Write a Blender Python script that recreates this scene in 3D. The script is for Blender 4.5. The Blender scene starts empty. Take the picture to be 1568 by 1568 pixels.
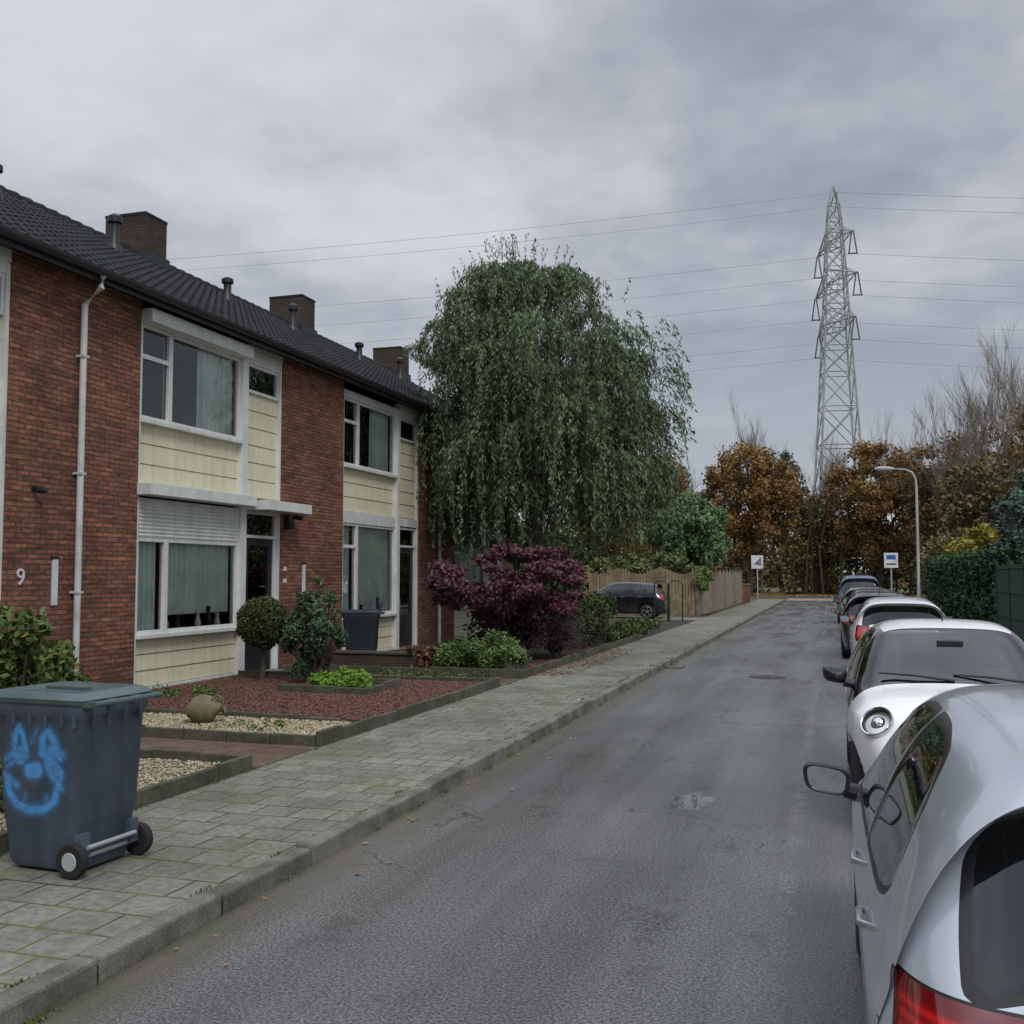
import bpy, math, random
import numpy as np
from mathutils import Vector, Matrix
random.seed(7); rng=np.random.default_rng(11)
S=bpy.context.scene
S.view_settings.view_transform='Standard'; S.view_settings.look='None'; S.view_settings.exposure=0
col=S.collection
# ------------------------------------------------ materials
def newmat(n):
    m=bpy.data.materials.new(n); m.use_nodes=True; nt=m.node_tree; nt.nodes.clear()
    o=nt.nodes.new('ShaderNodeOutputMaterial'); b=nt.nodes.new('ShaderNodeBsdfPrincipled')
    nt.links.new(b.outputs[0],o.inputs[0]); return m,nt,b,o
def N(nt,t,**k):
    n=nt.nodes.new(t)
    for a,v in k.items(): setattr(n,a,v)
    return n
def math_(nt,op,a,b=None,c=None):
    n=nt.nodes.new('ShaderNodeMath'); n.operation=op
    for i,x in enumerate((a,b,c)):
        if x is None: continue
        if isinstance(x,(int,float)): n.inputs[i].default_value=x
        else: nt.links.new(x,n.inputs[i])
    return n.outputs[0]
def mixc(nt,f,a,b,mode='MIX'):
    n=nt.nodes.new('ShaderNodeMix'); n.data_type='RGBA'; n.blend_type=mode
    for s,x in ((n.inputs[0],f),(n.inputs[6],a),(n.inputs[7],b)):
        if isinstance(x,(int,float)): s.default_value=x
        elif isinstance(x,(tuple,list)): s.default_value=tuple(x)+((1,) if len(x)==3 else ())
        else: nt.links.new(x,s)
    return n.outputs[2]
def noise(nt,vec,scale,detail=4,rough=.55):
    n=nt.nodes.new('ShaderNodeTexNoise'); n.inputs['Scale'].default_value=scale
    n.inputs['Detail'].default_value=min(detail,4); n.inputs['Roughness'].default_value=rough
    if vec is not None: nt.links.new(vec,n.inputs['Vector'])
    return n.outputs[0]
def ramp(nt,f,a,b,va=0.,vb=1.):
    n=nt.nodes.new('ShaderNodeMapRange'); nt.links.new(f,n.inputs[0])
    n.inputs[1].default_value=a; n.inputs[2].default_value=b; n.inputs[3].default_value=va; n.inputs[4].default_value=vb
    n.interpolation_type='SMOOTHSTEP'; return n.outputs[0]
def objc(nt): return N(nt,'ShaderNodeTexCoord').outputs['Object']
def bump(nt,b,h,strength=.3,dist=.01):
    n=nt.nodes.new('ShaderNodeBump'); n.inputs['Strength'].default_value=strength; n.inputs['Distance'].default_value=dist
    nt.links.new(h,n.inputs['Height']); nt.links.new(n.outputs[0],b.inputs['Normal'])
def pmat(n,c1,c2=None,scale=4,rough=.6,bs=0,metal=0,spec=.5,coat=0,lo=.35,hi=.65,dist=.01,fine=None,streak=0):
    m,nt,b,o=newmat(n); b.inputs['Roughness'].default_value=rough; b.inputs['Metallic'].default_value=metal
    b.inputs['Specular IOR Level'].default_value=spec; b.inputs['Coat Weight'].default_value=coat; b.inputs['Coat Roughness'].default_value=.03
    if c2 is None: c2=tuple(x*.8 for x in c1)
    v=objc(nt); f=noise(nt,v,scale,4); c=mixc(nt,ramp(nt,f,lo,hi),c2,c1)
    if streak:
        x,y,z=sep(nt,v); g=noise(nt,comb(nt,math_(nt,'MULTIPLY',math_(nt,'ADD',x,y),9.),math_(nt,'MULTIPLY',z,.9),0.),1,3)
        c=mixc(nt,1.0,c,mixc(nt,ramp(nt,g,.3,.75),(1.04,1.04,1.04),(1-streak,1-streak,1-streak*1.1)),'MULTIPLY')
    if fine:
        g=noise(nt,v,fine,3); c=mixc(nt,1.0,c,mixc(nt,ramp(nt,g,.3,.7),(.75,.75,.75),(1.15,1.15,1.15)),'MULTIPLY'); f=g
    nt.links.new(c,b.inputs['Base Color'])
    if bs: bump(nt,b,f,bs,dist)
    return m
def sep(nt,v):
    n=N(nt,'ShaderNodeSeparateXYZ'); nt.links.new(v,n.inputs[0]); return n.outputs
def comb(nt,x,y,z=0.):
    n=N(nt,'ShaderNodeCombineXYZ')
    for i,a in enumerate((x,y,z)):
        if isinstance(a,(int,float)): n.inputs[i].default_value=a
        else: nt.links.new(a,n.inputs[i])
    return n.outputs[0]
def brickmat(n,c1,c2,mortar,w,h,ms,wall=True,rough=.85,moss=None,off=.5,bs=.5,rows=0):
    m,nt,b,o=newmat(n); b.inputs['Roughness'].default_value=rough; b.inputs['Specular IOR Level'].default_value=.25
    v=objc(nt); x,y,z=sep(nt,v)
    vec=comb(nt,math_(nt,'ADD',x,y),z) if wall else comb(nt,x,y)
    t=N(nt,'ShaderNodeTexBrick'); t.offset=off; nt.links.new(vec,t.inputs['Vector'])
    t.inputs['Color1'].default_value=c1+(1,); t.inputs['Color2'].default_value=c2+(1,); t.inputs['Mortar'].default_value=mortar+(1,)
    t.inputs['Scale'].default_value=1; t.inputs['Mortar Size'].default_value=ms; t.inputs['Mortar Smooth'].default_value=.25
    t.inputs['Brick Width'].default_value=w; t.inputs['Row Height'].default_value=h; t.inputs['Bias'].default_value=-.1
    c=t.outputs[0]
    n1=noise(nt,v,.8,4); c=mixc(nt,1.,c,mixc(nt,ramp(nt,n1,.3,.7),(.76,.74,.74),(1.18,1.14,1.1)),'MULTIPLY')
    n2=noise(nt,v,22,3); c=mixc(nt,1.,c,mixc(nt,ramp(nt,n2,.3,.7),(.78,.78,.78),(1.18,1.18,1.18)),'MULTIPLY')
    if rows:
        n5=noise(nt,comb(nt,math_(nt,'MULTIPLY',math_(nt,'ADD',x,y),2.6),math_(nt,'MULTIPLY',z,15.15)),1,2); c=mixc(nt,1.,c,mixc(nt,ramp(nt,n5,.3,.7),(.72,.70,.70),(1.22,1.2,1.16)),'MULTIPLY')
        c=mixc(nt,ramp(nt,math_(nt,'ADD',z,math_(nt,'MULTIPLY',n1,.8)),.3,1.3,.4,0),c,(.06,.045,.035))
    if moss:
        n3=noise(nt,v,.9,4,.65); f=math_(nt,'MULTIPLY',ramp(nt,n3,.46,.7),.7)
        n4=noise(nt,v,9,3); f=math_(nt,'MULTIPLY',f,ramp(nt,n4,.35,.6))
        mm=math_(nt,'MULTIPLY',t.outputs[1],ramp(nt,noise(nt,v,1.7,3),.4,.6)); f=math_(nt,'MAXIMUM',f,mm)
        c=mixc(nt,f,c,moss)
    nt.links.new(c,b.inputs['Base Color'])
    hh=math_(nt,'ADD',math_(nt,'MULTIPLY',t.outputs[1],-1.),math_(nt,'MULTIPLY',n2,.4)); bump(nt,b,hh,bs,.008)
    return m
M={}
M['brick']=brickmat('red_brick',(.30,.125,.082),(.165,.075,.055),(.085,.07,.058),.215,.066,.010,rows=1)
M['brickd']=brickmat('dark_chimney_brick',(.085,.055,.045),(.045,.035,.03),(.06,.055,.045),.215,.066,.009,moss=(.06,.06,.035))
M['tile']=brickmat('pavement_tiles',(.225,.225,.195),(.16,.165,.14),(.055,.062,.035),.305,.305,.009,wall=False,moss=(.12,.14,.05),rough=.7,bs=.7)
M['path']=brickmat('path_tiles',(.17,.11,.085),(.12,.08,.06),(.05,.045,.035),.3,.3,.008,wall=False,moss=(.08,.09,.04))
M['pink']=brickmat('junction_pavers',(.36,.27,.22),(.30,.23,.2),(.2,.17,.15),.4,.2,.01,wall=False)
M['cream']=pmat('cream_panel',(.69,.655,.475),(.65,.61,.43),1.0,.5,streak=.12)
M['white']=pmat('white_frame_paint',(.68,.69,.68),(.60,.61,.59),3,.4,streak=.1)
M['whitep']=pmat('white_pipe',(.58,.59,.6),(.42,.42,.42),2,.45)
M['black']=pmat('black_plastic',(.018,.018,.02),(.012,.012,.013),5,.45)
M['door']=pmat('dark_door_paint',(.02,.024,.03),(.016,.018,.02),3,.3)
M['roof']=pmat('dark_roof_tile',(.024,.025,.029),(.013,.014,.015),2,.75,bs=.3,fine=25,spec=.2)
M['roofb']=pmat('ridge_tile',(.035,.035,.037),(.02,.02,.02),6,.8,spec=.2)
M['gutter']=pmat('dark_gutter',(.03,.032,.036),None,5,.5)
M['curtain']=pmat('net_curtain',(.72,.80,.75),(.58,.66,.61),2,.9)
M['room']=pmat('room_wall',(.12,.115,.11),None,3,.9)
M['conc']=pmat('kerb_concrete',(.20,.195,.165),(.095,.095,.07),3.2,.85,bs=.6,fine=60,dist=.006)
M['edge']=pmat('mossy_edging_concrete',(.10,.095,.07),(.055,.06,.035),3,.9,bs=.5,fine=40)
M['soil']=pmat('garden_soil',(.045,.032,.022),(.03,.03,.016),2,.95,bs=.7,fine=30,dist=.03)
M['gravelb']=pmat('gravel_bed',(.30,.25,.17),(.14,.12,.08),25,.9,bs=.6,dist=.02)
M['mulchb']=pmat('red_mulch_bed',(.12,.06,.042),(.07,.035,.025),20,.9,bs=.6,dist=.02)
M['grass']=pmat('grass_ground',(.075,.095,.03),(.11,.085,.035),.15,.95,bs=.5,fine=6,dist=.05)
M['bark']=pmat('bark',(.09,.07,.05),(.05,.04,.03),8,.9,bs=.5)
M['barkl']=pmat('pale_bark',(.22,.18,.15),(.14,.115,.095),3,.9)
M['steel']=pmat('galvanised_steel',(.42,.44,.45),(.32,.34,.35),.5,.5,metal=.1)
M['wire']=pmat('wire',(.40,.41,.43),None,1,.5)
M['ins']=pmat('insulator',(.12,.12,.13),None,1,.5)
M['wood']=pmat('weathered_fence_wood',(.32,.24,.145),(.20,.15,.09),3,.85,bs=.3,streak=.3)
M['woodg']=pmat('grey_fence_wood',(.31,.29,.25),(.20,.185,.15),3,.85,bs=.3,streak=.3)
M['rubber']=pmat('tyre_rubber',(.016,.016,.016),None,9,.8)
M['rim']=pmat('alloy_rim',(.45,.46,.47),None,5,.3,metal=.8)
M['chrome']=pmat('chrome',(.7,.7,.72),None,5,.12,metal=1)
M['yellow']=pmat('number_plate_yellow',(.75,.50,.04),None,5,.4)
M['clay']=pmat('clay_pot',(.20,.17,.09),(.12,.11,.06),7,.8,bs=.3)
M['bin']=pmat('bin_grey_plastic',(.088,.112,.158),(.07,.088,.122),2,.45,spec=.4,streak=.25)
M['lid']=pmat('bin_lid_plastic',(.085,.125,.13),(.06,.09,.092),2,.35,streak=.1)
M['bing']=pmat('bin_blue_grey_plastic',(.035,.045,.062),None,2,.5)
M['green']=pmat('green_metal_fence',(.012,.04,.025),None,2,.5)
M['signw']=pmat('sign_white',(.7,.72,.75),None,2,.4)
M['signb']=pmat('sign_blue',(.03,.13,.4),None,2,.4)
M['iron']=pmat('cast_iron_cover',(.05,.045,.04),(.025,.022,.02),12,.6,bs=.6)
M['lens']=pmat('mirror_glass',(.75,.78,.8),None,2,.03,metal=1)
M['seat']=pmat('dark_seat_fabric',(.035,.035,.04),(.025,.025,.028),12,.9)
def asphalt():
    m,nt,b,o=newmat('wet_asphalt'); v=objc(nt); x,y,z=sep(nt,v)
    sp=noise(nt,v,62,3,.7); sp2=noise(nt,v,95,2,.5)
    c=mixc(nt,ramp(nt,sp,.38,.64),(.056,.056,.058),(.190,.188,.183))
    big=noise(nt,v,.35,4); c=mixc(nt,1.,c,mixc(nt,ramp(nt,big,.3,.7),(.80,.80,.81),(1.15,1.15,1.14)),'MULTIPLY')
    st=noise(nt,comb(nt,math_(nt,'MULTIPLY',x,2.2),math_(nt,'MULTIPLY',y,.12)),1,4)
    c=mixc(nt,1.,c,mixc(nt,ramp(nt,st,.3,.7),(.80,.80,.80),(1.2,1.2,1.19)),'MULTIPLY')
    c=mixc(nt,math_(nt,'MULTIPLY',ramp(nt,sp2,.62,.70),.55),c,(.42,.41,.39))
    vo=N(nt,'ShaderNodeTexVoronoi'); vo.feature='DISTANCE_TO_EDGE'; vo.inputs['Scale'].default_value=.55
    wn=N(nt,'ShaderNodeVectorMath'); wn.operation='ADD'
    nn=N(nt,'ShaderNodeTexNoise'); nn.inputs['Scale'].default_value=2.5; nt.links.new(v,nn.inputs['Vector'])
    nt.links.new(v,wn.inputs[0]); nt.links.new(nn.outputs[1],wn.inputs[1]); nt.links.new(wn.outputs[0],vo.inputs['Vector'])
    cr=math_(nt,'LESS_THAN',vo.outputs[0],.007); cr=math_(nt,'MULTIPLY',cr,ramp(nt,noise(nt,v,.5,2),.50,.60,0,.8))
    c=mixc(nt,cr,c,(.03,.03,.03))
    c=mixc(nt,math_(nt,'MULTIPLY',ramp(nt,noise(nt,v,1.7,4,.7),.58,.70),.5),c,(.05,.05,.05))
    g=ramp(nt,math_(nt,'ADD',x,math_(nt,'MULTIPLY',noise(nt,v,2.2,4),.5)),-2.95,-2.45,1,0)
    c=mixc(nt,math_(nt,'MULTIPLY',g,.75),c,mixc(nt,ramp(nt,noise(nt,v,3,4),.4,.62),(.13,.105,.075),(.10,.105,.055)))
    c=mixc(nt,math_(nt,'MULTIPLY',math_(nt,'LESS_THAN',math_(nt,'ABSOLUTE',math_(nt,'SUBTRACT',math_(nt,'ADD',y,math_(nt,'MULTIPLY',noise(nt,v,1.5,3),.25)),13.3)),.02),ramp(nt,x,-1.6,-.9)),c,(.03,.03,.03))
    # rough tar patch near camera
    pt=N(nt,'ShaderNodeVectorMath'); pt.operation='DISTANCE'; nt.links.new(comb(nt,x,math_(nt,'MULTIPLY',y,.7)),pt.inputs[0]); pt.inputs[1].default_value=(-.95,3.9,0)
    tp=ramp(nt,math_(nt,'ADD',pt.outputs['Value'],math_(nt,'MULTIPLY',noise(nt,v,6,4),.6)),.38,.52,.6,0); c=mixc(nt,math_(nt,'MULTIPLY',tp,ramp(nt,noise(nt,v,30,3),.42,.56)),c,(.03,.03,.032))
    nt.links.new(c,b.inputs['Base Color'])
    pd=N(nt,'ShaderNodeVectorMath'); pd.operation='DISTANCE'; nt.links.new(comb(nt,x,math_(nt,'MULTIPLY',y,.6)),pd.inputs[0]); pd.inputs[1].default_value=(-1.15,5.15,0)
    pu=ramp(nt,math_(nt,'ADD',pd.outputs['Value'],math_(nt,'MULTIPLY',noise(nt,v,5,4),.35)),.30,.42,1,0)
    wetm=ramp(nt,noise(nt,comb(nt,math_(nt,'MULTIPLY',x,1.6),math_(nt,'MULTIPLY',y,.25)),1,4),.35,.65,.18,.42)
    r=math_(nt,'MULTIPLY',wetm,math_(nt,'SUBTRACT',1.,math_(nt,'MULTIPLY',pu,.93)))
    nt.links.new(r,b.inputs['Roughness'])
    h=math_(nt,'MULTIPLY',sp,math_(nt,'SUBTRACT',1.,pu))
    bump(nt,b,h,.5,.010); return m
M['asphalt']=asphalt()
def fadedline():
    m,nt,b,o=newmat('faded_white_paint'); v=objc(nt); b.inputs['Base Color'].default_value=(.30,.30,.30,1); b.inputs['Roughness'].default_value=.5
    f=ramp(nt,noise(nt,v,2.5,4,.75),.32,.66,.05,.62); f=math_(nt,'MULTIPLY',f,ramp(nt,noise(nt,v,55,2),.35,.65,.15,1.))
    x,y,z=sep(nt,v); f=math_(nt,'MULTIPLY',f,ramp(nt,math_(nt,'ABSOLUTE',math_(nt,'ADD',x,.285)),.02,.088,1,0))
    t=N(nt,'ShaderNodeBsdfTransparent'); mx=N(nt,'ShaderNodeMixShader'); nt.links.new(f,mx.inputs[0]); nt.links.new(t.outputs[0],mx.inputs[1]); nt.links.new(b.outputs[0],mx.inputs[2]); nt.links.new(mx.outputs[0],o.inputs[0]); return m
M['line']=fadedline()
def glassm():
    m,nt,b,o=newmat('window_glass'); t=N(nt,'ShaderNodeBsdfTransparent'); t.inputs[0].default_value=(.9,.94,.93,1)
    g=N(nt,'ShaderNodeBsdfGlossy'); g.inputs['Roughness'].default_value=.01; g.inputs[0].default_value=(.9,.9,.9,1)
    f=N(nt,'ShaderNodeFresnel'); f.inputs[0].default_value=1.5; fa=math_(nt,'MINIMUM',math_(nt,'MULTIPLY',f.outputs[0],1.7),.9)
    mx=N(nt,'ShaderNodeMixShader'); nt.links.new(fa,mx.inputs[0]); nt.links.new(t.outputs[0],mx.inputs[1]); nt.links.new(g.outputs[0],mx.inputs[2]); nt.links.new(mx.outputs[0],o.inputs[0]); return m
M['glass']=glassm()
def leafmat(n,rough=.6):
    m,nt,b,o=newmat(n); a=N(nt,'ShaderNodeAttribute'); a.attribute_name='col'; nt.links.new(a.outputs[0],b.inputs['Base Color'])
    b.inputs['Roughness'].default_value=rough; b.inputs['Specular IOR Level'].default_value=.3
    return m
M['leaf']=leafmat('foliage'); M['stone']=leafmat('pebbles',.8)
# ------------------------------------------------ builders
def empty(name,loc=(0,0,0)):
    e=bpy.data.objects.new(name,None); e.location=loc; col.objects.link(e); return e
def obj(name,me,mats,parent=None,smooth=False):
    for m in mats: me.materials.append(m)
    o=bpy.data.objects.new(name,me); col.objects.link(o)
    if parent: o.parent=parent
    if smooth: me.polygons.foreach_set('use_smooth',[True]*len(me.polygons))
    return o
class B:
    def __init__(s): s.v=[];s.f=[];s.m=[];s.mats=[]
    def mi(s,mat):
        if mat not in s.mats: s.mats.append(mat)
        return s.mats.index(mat)
    def add(s,vs,fs,mat):
        k=len(s.v); s.v+=[tuple(v) for v in vs]; i=s.mi(mat)
        for f in fs: s.f.append(tuple(k+a for a in f)); s.m.append(i)
    def box(s,x0,x1,y0,y1,z0,z1,mat,R=None,T=None):
        vs=[(x,y,z) for x in (x0,x1) for y in (y0,y1) for z in (z0,z1)]
        if R is not None: vs=[tuple((R@Vector(v))+Vector(T or (0,0,0))) for v in vs]
        s.add(vs,[(0,1,3,2),(4,6,7,5),(0,4,5,1),(2,3,7,6),(0,2,6,4),(1,5,7,3)],mat)
    def tube(s,pts,rs,mat,n=8,cap=True):
        pts=[Vector(p) for p in pts]; vs=[];fs=[]
        if isinstance(rs,(int,float)): rs=[rs]*len(pts)
        for i,p in enumerate(pts):
            d=(pts[min(i+1,len(pts)-1)]-pts[max(i-1,0)]).normalized()
            a=Vector((0,0,1)) if abs(d.z)<.9 else Vector((1,0,0)); u=d.cross(a).normalized(); w=d.cross(u)
            for k in range(n):
                t=2*math.pi*k/n; vs.append(p+(u*math.cos(t)+w*math.sin(t))*rs[i])
        for i in range(len(pts)-1):
            for k in range(n): fs.append((i*n+k,i*n+(k+1)%n,(i+1)*n+(k+1)%n,(i+1)*n+k))
        if cap: fs.append(tuple(range(n-1,-1,-1))); fs.append(tuple(range((len(pts)-1)*n,len(pts)*n)))
        s.add(vs,fs,mat)
    def lathe(s,prof,c,ax,mat,n=24):
        ax=Vector(ax).normalized(); a=Vector((0,0,1)) if abs(ax.z)<.9 else Vector((1,0,0)); u=ax.cross(a).normalized(); w=ax.cross(u); c=Vector(c); vs=[];fs=[]
        for r,h in prof:
            for k in range(n):
                t=2*math.pi*k/n; vs.append(c+ax*h+(u*math.cos(t)+w*math.sin(t))*r)
        for i in range(len(prof)-1):
            for k in range(n): fs.append((i*n+k,i*n+(k+1)%n,(i+1)*n+(k+1)%n,(i+1)*n+k))
        s.add(vs,fs,mat)
    def sheet(s,x0,x1,y0,y1,z,mat): s.add([(x0,y0,z),(x1,y0,z),(x1,y1,z),(x0,y1,z)],[(0,1,2,3)],mat)
    def make(s,name,parent=None,smooth=False,bevel=0):
        me=bpy.data.meshes.new(name); me.from_pydata(s.v,[],s.f); me.polygons.foreach_set('material_index',s.m)
        o=obj(name,me,s.mats,parent,smooth); me.update()
        if bevel:
            md=o.modifiers.new('bevel','BEVEL'); md.width=bevel; md.segments=2; md.limit_method='ANGLE'
        if smooth:
            md=o.modifiers.new('es','EDGE_SPLIT'); md.split_angle=math.radians(40)
        return o
def npmesh(name,V,F,C,mat,parent=None,smooth=False):
    me=bpy.data.meshes.new(name); k=F.shape[1]; nf=len(F)
    me.vertices.add(len(V)); me.vertices.foreach_set('co',V.astype(np.float32).ravel())
    me.loops.add(nf*k); me.loops.foreach_set('vertex_index',F.astype(np.int32).ravel())
    me.polygons.add(nf); me.polygons.foreach_set('loop_start',np.arange(0,nf*k,k,dtype=np.int32)); me.polygons.foreach_set('loop_total',np.full(nf,k,dtype=np.int32))
    me.update(calc_edges=True)
    a=me.color_attributes.new('col','FLOAT_COLOR','POINT'); a.data.foreach_set('color',np.c_[C,np.ones(len(C))].astype(np.float32).ravel())
    return obj(name,me,[mat],parent,smooth)
def unit(a): return a/np.maximum(np.linalg.norm(a,axis=1,keepdims=True),1e-6)
def leaves(name,P,size,C,aspect=.5,dirs=None,parent=None,up=0.,mat=None):
    n=len(P); u=unit(rng.normal(size=(n,3))) if dirs is None else unit(dirs)
    r=rng.normal(size=(n,3)); 
    v=unit(np.cross(u,r)); s=np.broadcast_to(np.asarray(size,float).reshape(-1,1) if np.ndim(size) else np.full((n,1),size),(n,1))
    if up:
        u[:,2]*=(1-up); v[:,2]*=(1-up)
    V=np.stack([P-u*s,P+v*s*aspect,P+u*s,P-v*s*aspect],1).reshape(-1,3)
    F=np.arange(4*n).reshape(n,4); return npmesh(name,V,F,np.repeat(C,4,0),mat or M['leaf'],parent)
def blobs_in(c,r,k,rs,seed=0):
    g=np.random.default_rng(seed); d=unit(g.normal(size=(k,3))); q=g.random((k,1))**(1/2.2)*.85
    cc=np.array(c)+d*q*np.array(r); rr=np.array(r).mean()*g.uniform(rs[0],rs[1],k); return cc,rr
def cloudpts(cc,rr,n,shell=.5,flat=1.):
    w=rr**2; idx=rng.choice(len(rr),n,p=w/w.sum()); d=unit(rng.normal(size=(n,3))); q=shell+(1-shell)*rng.random((n,1)); q*=rng.uniform(.85,1.2,(n,1))
    d2=d.copy(); d2[:,2]*=flat
    return cc[idx]+d2*q*rr[idx][:,None],idx,d
def colmix(c1,c2,t): t=np.clip(t,0,1)[:,None]; return np.array(c1)*(1-t)+np.array(c2)*t
def bush(name,c,r,n,size,c1,c2,k=18,rs=(.25,.45),parent=None,aspect=.5,seed=1,extra=None,zmin=.1,flat=1.,stems=True):
    p=parent or empty(name)
    cc,rr=blobs_in(c,r,k,rs,seed); P,idx,d=cloudpts(cc,rr,n,.45,flat)
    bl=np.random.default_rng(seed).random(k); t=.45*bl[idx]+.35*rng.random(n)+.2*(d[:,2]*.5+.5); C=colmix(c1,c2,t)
    if extra is not None:
        m_=rng.random(n)<extra[1]; C[m_]=np.array(extra[0])*rng.uniform(.7,1.2,(m_.sum(),1))
    P[:,2]=np.maximum(P[:,2],zmin+rng.random(n)*.05)
    leaves('foliage_leaves',P,rng.uniform(.7,1.3,n)*size,C,aspect,parent=p)
    if stems:
        b=B(); base=Vector((c[0],c[1],zmin-.05))
        for i in range(min(k,12)):
            q=Vector(cc[i]); b.tube([base+Vector((random.uniform(-.1,.1)*r[0],random.uniform(-.1,.1)*r[1],0)),base.lerp(q,.5)+Vector((0,0,.1)),q],[.02+.008*r[2],.015,.006],M['bark'],5)
        b.make('stems',p)
    return p
def branchtree(b,base,H,spread,mat,depth=4,r0=.2,up=.6,seed=0,nb=4,rk=.5):
    R=random.Random(seed)
    def rec(p,d,L,r,k):
        pts=[p];q=p;dd=d.copy()
        for i in range(3):
            dd=(dd+Vector((R.gauss(0,.10),R.gauss(0,.10),R.gauss(0,.05)+up*.10))).normalized(); q=q+dd*L/3; pts.append(q)
        b.tube(pts,[r,r*.85,r*.7,r*.5],mat,3 if k<depth-1 else 6,False)
        if k==0: return
        for i in range(nb+(1 if k==depth else 0)):
            f=R.uniform(.35,.99); j=min(2,int(f*3)); pp=pts[j].lerp(pts[j+1],f*3-j)
            a=R.uniform(0,6.28); side=Vector((math.cos(a),math.sin(a),R.uniform(-.1,.5)))
            nd=(dd*up+side*spread).normalized(); rec(pp,nd,L*R.uniform(.5,.78),r*rk,k-1)
    rec(Vector(base),Vector((0,0,1)),H*.46,r0,depth)
# ------------------------------------------------ GROUND
b=B(); b.sheet(-900,900,-300,1500,-.01,M['grass']); b.make('ground')
b=B(); b.sheet(-3.2,2.35,-12,93,.0,M['asphalt']); b.make('road')
b=B(); b.sheet(-70,-3.2,84,93,.0,M['asphalt']); b.sheet(2.35,70,84,93,.0,M['asphalt']); b.make('cross_road')
b=B(); b.sheet(-3.2,2.35,76,83,.012,M['pink']); b.make('junction_paving')
b=B(); b.sheet(-.375,-.195,-8,70,.005,M['line'])
b.make('road_marking_line')
b=B(); b.box(-5.0,-3.33,-12,76,-.05,.1,M['tile']); b.make('pavement')
b=B(); b.box(2.48,4.0,-12,76,-.05,.1,M['tile']); b.make('pavement')
def kerb(x0,x1):
    b=B(); y=-12.
    while y<76:
        dz=random.uniform(-.008,.008); dx=random.uniform(-.010,.010)
        b.box(x0+dx,x1+dx,y+.009,y+.990,-.05,.115+dz,M['conc']); y+=1
    b.box(x0+.02,x1-.02,-12,76,-.05,.085,M['soil'])
    b.make('kerb',bevel=.018)
kerb(-3.335,-3.2); kerb(2.35,2.48)
b=B(); b.box(-9.75,-5.0,-12,40,-.05,.1,M['soil']); b.make('garden_ground')
b=B(); b.box(-14,-5.0,40.0,43.0,-.04,.104,M['tile']); b.make('driveway')
b=B(); b.box(-9.7,-5.06,1,8.22,.0,.14,M['gravelb']); b.box(-9.7,-5.06,9.55,10.9,.0,.14,M['gravelb']); b.make('gravel_bed')
b=B(); b.box(-9.7,-5.06,10.96,15.4,.0,.15,M['mulchb']); b.make('mulch_bed')
b=B(); b.box(-9.74,-5.0,8.3,9.47,.0,.108,M['path']); b.make('garden_path')
b=B(); b.box(-9.74,-5.0,15.5,16.6,.0,.108,M['path']); b.make('garden_path')
def edging(segs):
    b=B()
    for (x0,y0,x1,y1,h) in segs:
        L=math.hypot(x1-x0,y1-y0); n=max(1,round(L/.5))
        for i in range(n):
            a=i/n; c=(i+1)/n; dz=random.uniform(-.015,.015); dd=random.uniform(-.008,.008)
            xa,ya,xb,yb=x0+(x1-x0)*a,y0+(y1-y0)*a,x0+(x1-x0)*c,y0+(y1-y0)*c
            if abs(x1-x0)<.01: b.box(xa-.03+dd,xa+.03+dd,ya+.004,yb-.004,0,h+dz,M['edge'])
            else: b.box(min(xa,xb)+.004,max(xa,xb)-.004,ya-.03+dd,ya+.03+dd,0,h+dz,M['edge'])
    b.make('garden_edging',bevel=.008)
edging([(-5.03,1,-5.03,8.22,.23),(-9.7,8.26,-5.06,8.26,.22),(-9.7,9.51,-5.06,9.51,.22),(-5.03,9.5,-5.03,15.45,.24),(-9.7,10.93,-5.5,10.93,.19),(-9.7,15.45,-5.06,15.45,.22),
 (-5.03,16.65,-5.03,28,.24),(-9.3,16.63,-5.06,16.63,.25),(-7.7,13.3,-6.3,13.3,.27),(-7.7,14.5,-6.3,14.5,.27),(-6.3,13.3,-6.3,14.5,.27)])
def pebbles(name,regions,n,size,c1,c2,z):
    base=np.array([(1,0,0),(-1,0,0),(0,1,0),(0,-1,0),(0,0,1),(0,0,-1)],float); F0=np.array([(0,2,4),(2,1,4),(1,3,4),(3,0,4),(2,0,5),(1,2,5),(3,1,5),(0,3,5)])
    P=[]
    for (x0,x1,y0,y1,w) in regions: P.append(np.c_[rng.uniform(x0,x1,int(n*w)),rng.uniform(y0,y1,int(n*w)),np.full(int(n*w),z)])
    P=np.concatenate(P); k=len(P); sc=rng.uniform(.6,1.3,(k,1,3))*size; sc[:,:,2]*=.6; a=rng.uniform(0,6.28,k)
    V=base[None]*sc; x=V[:,:,0]*np.cos(a)[:,None]-V[:,:,1]*np.sin(a)[:,None]; y=V[:,:,0]*np.sin(a)[:,None]+V[:,:,1]*np.cos(a)[:,None]; V=np.stack([x,y,V[:,:,2]],2)+P[:,None]
    F=(F0[None]+np.arange(k)[:,None,None]*6).reshape(-1,3); C=np.repeat(colmix(c1,c2,rng.random(k)),6,0)
    npmesh(name,V.reshape(-1,3),F,C,M['stone'])
pebbles('gravel',[(-9.6,-5.1,5,8.2,.6),(-9.6,-5.1,9.6,10.88,.4)],15000,.022,(.20,.16,.09),(.50,.43,.30),.148)
pebbles('red_mulch',[(-9.6,-5.1,11,15.4,1)],13000,.026,(.07,.03,.024),(.17,.085,.062),.158)
b=B(); b.lathe([(0,.012),(.28,.012),(.3,.008),(.33,.006)],(-1.15,19.2,0),(0,0,1),M['iron'],28); b.make('manhole_cover')
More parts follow.
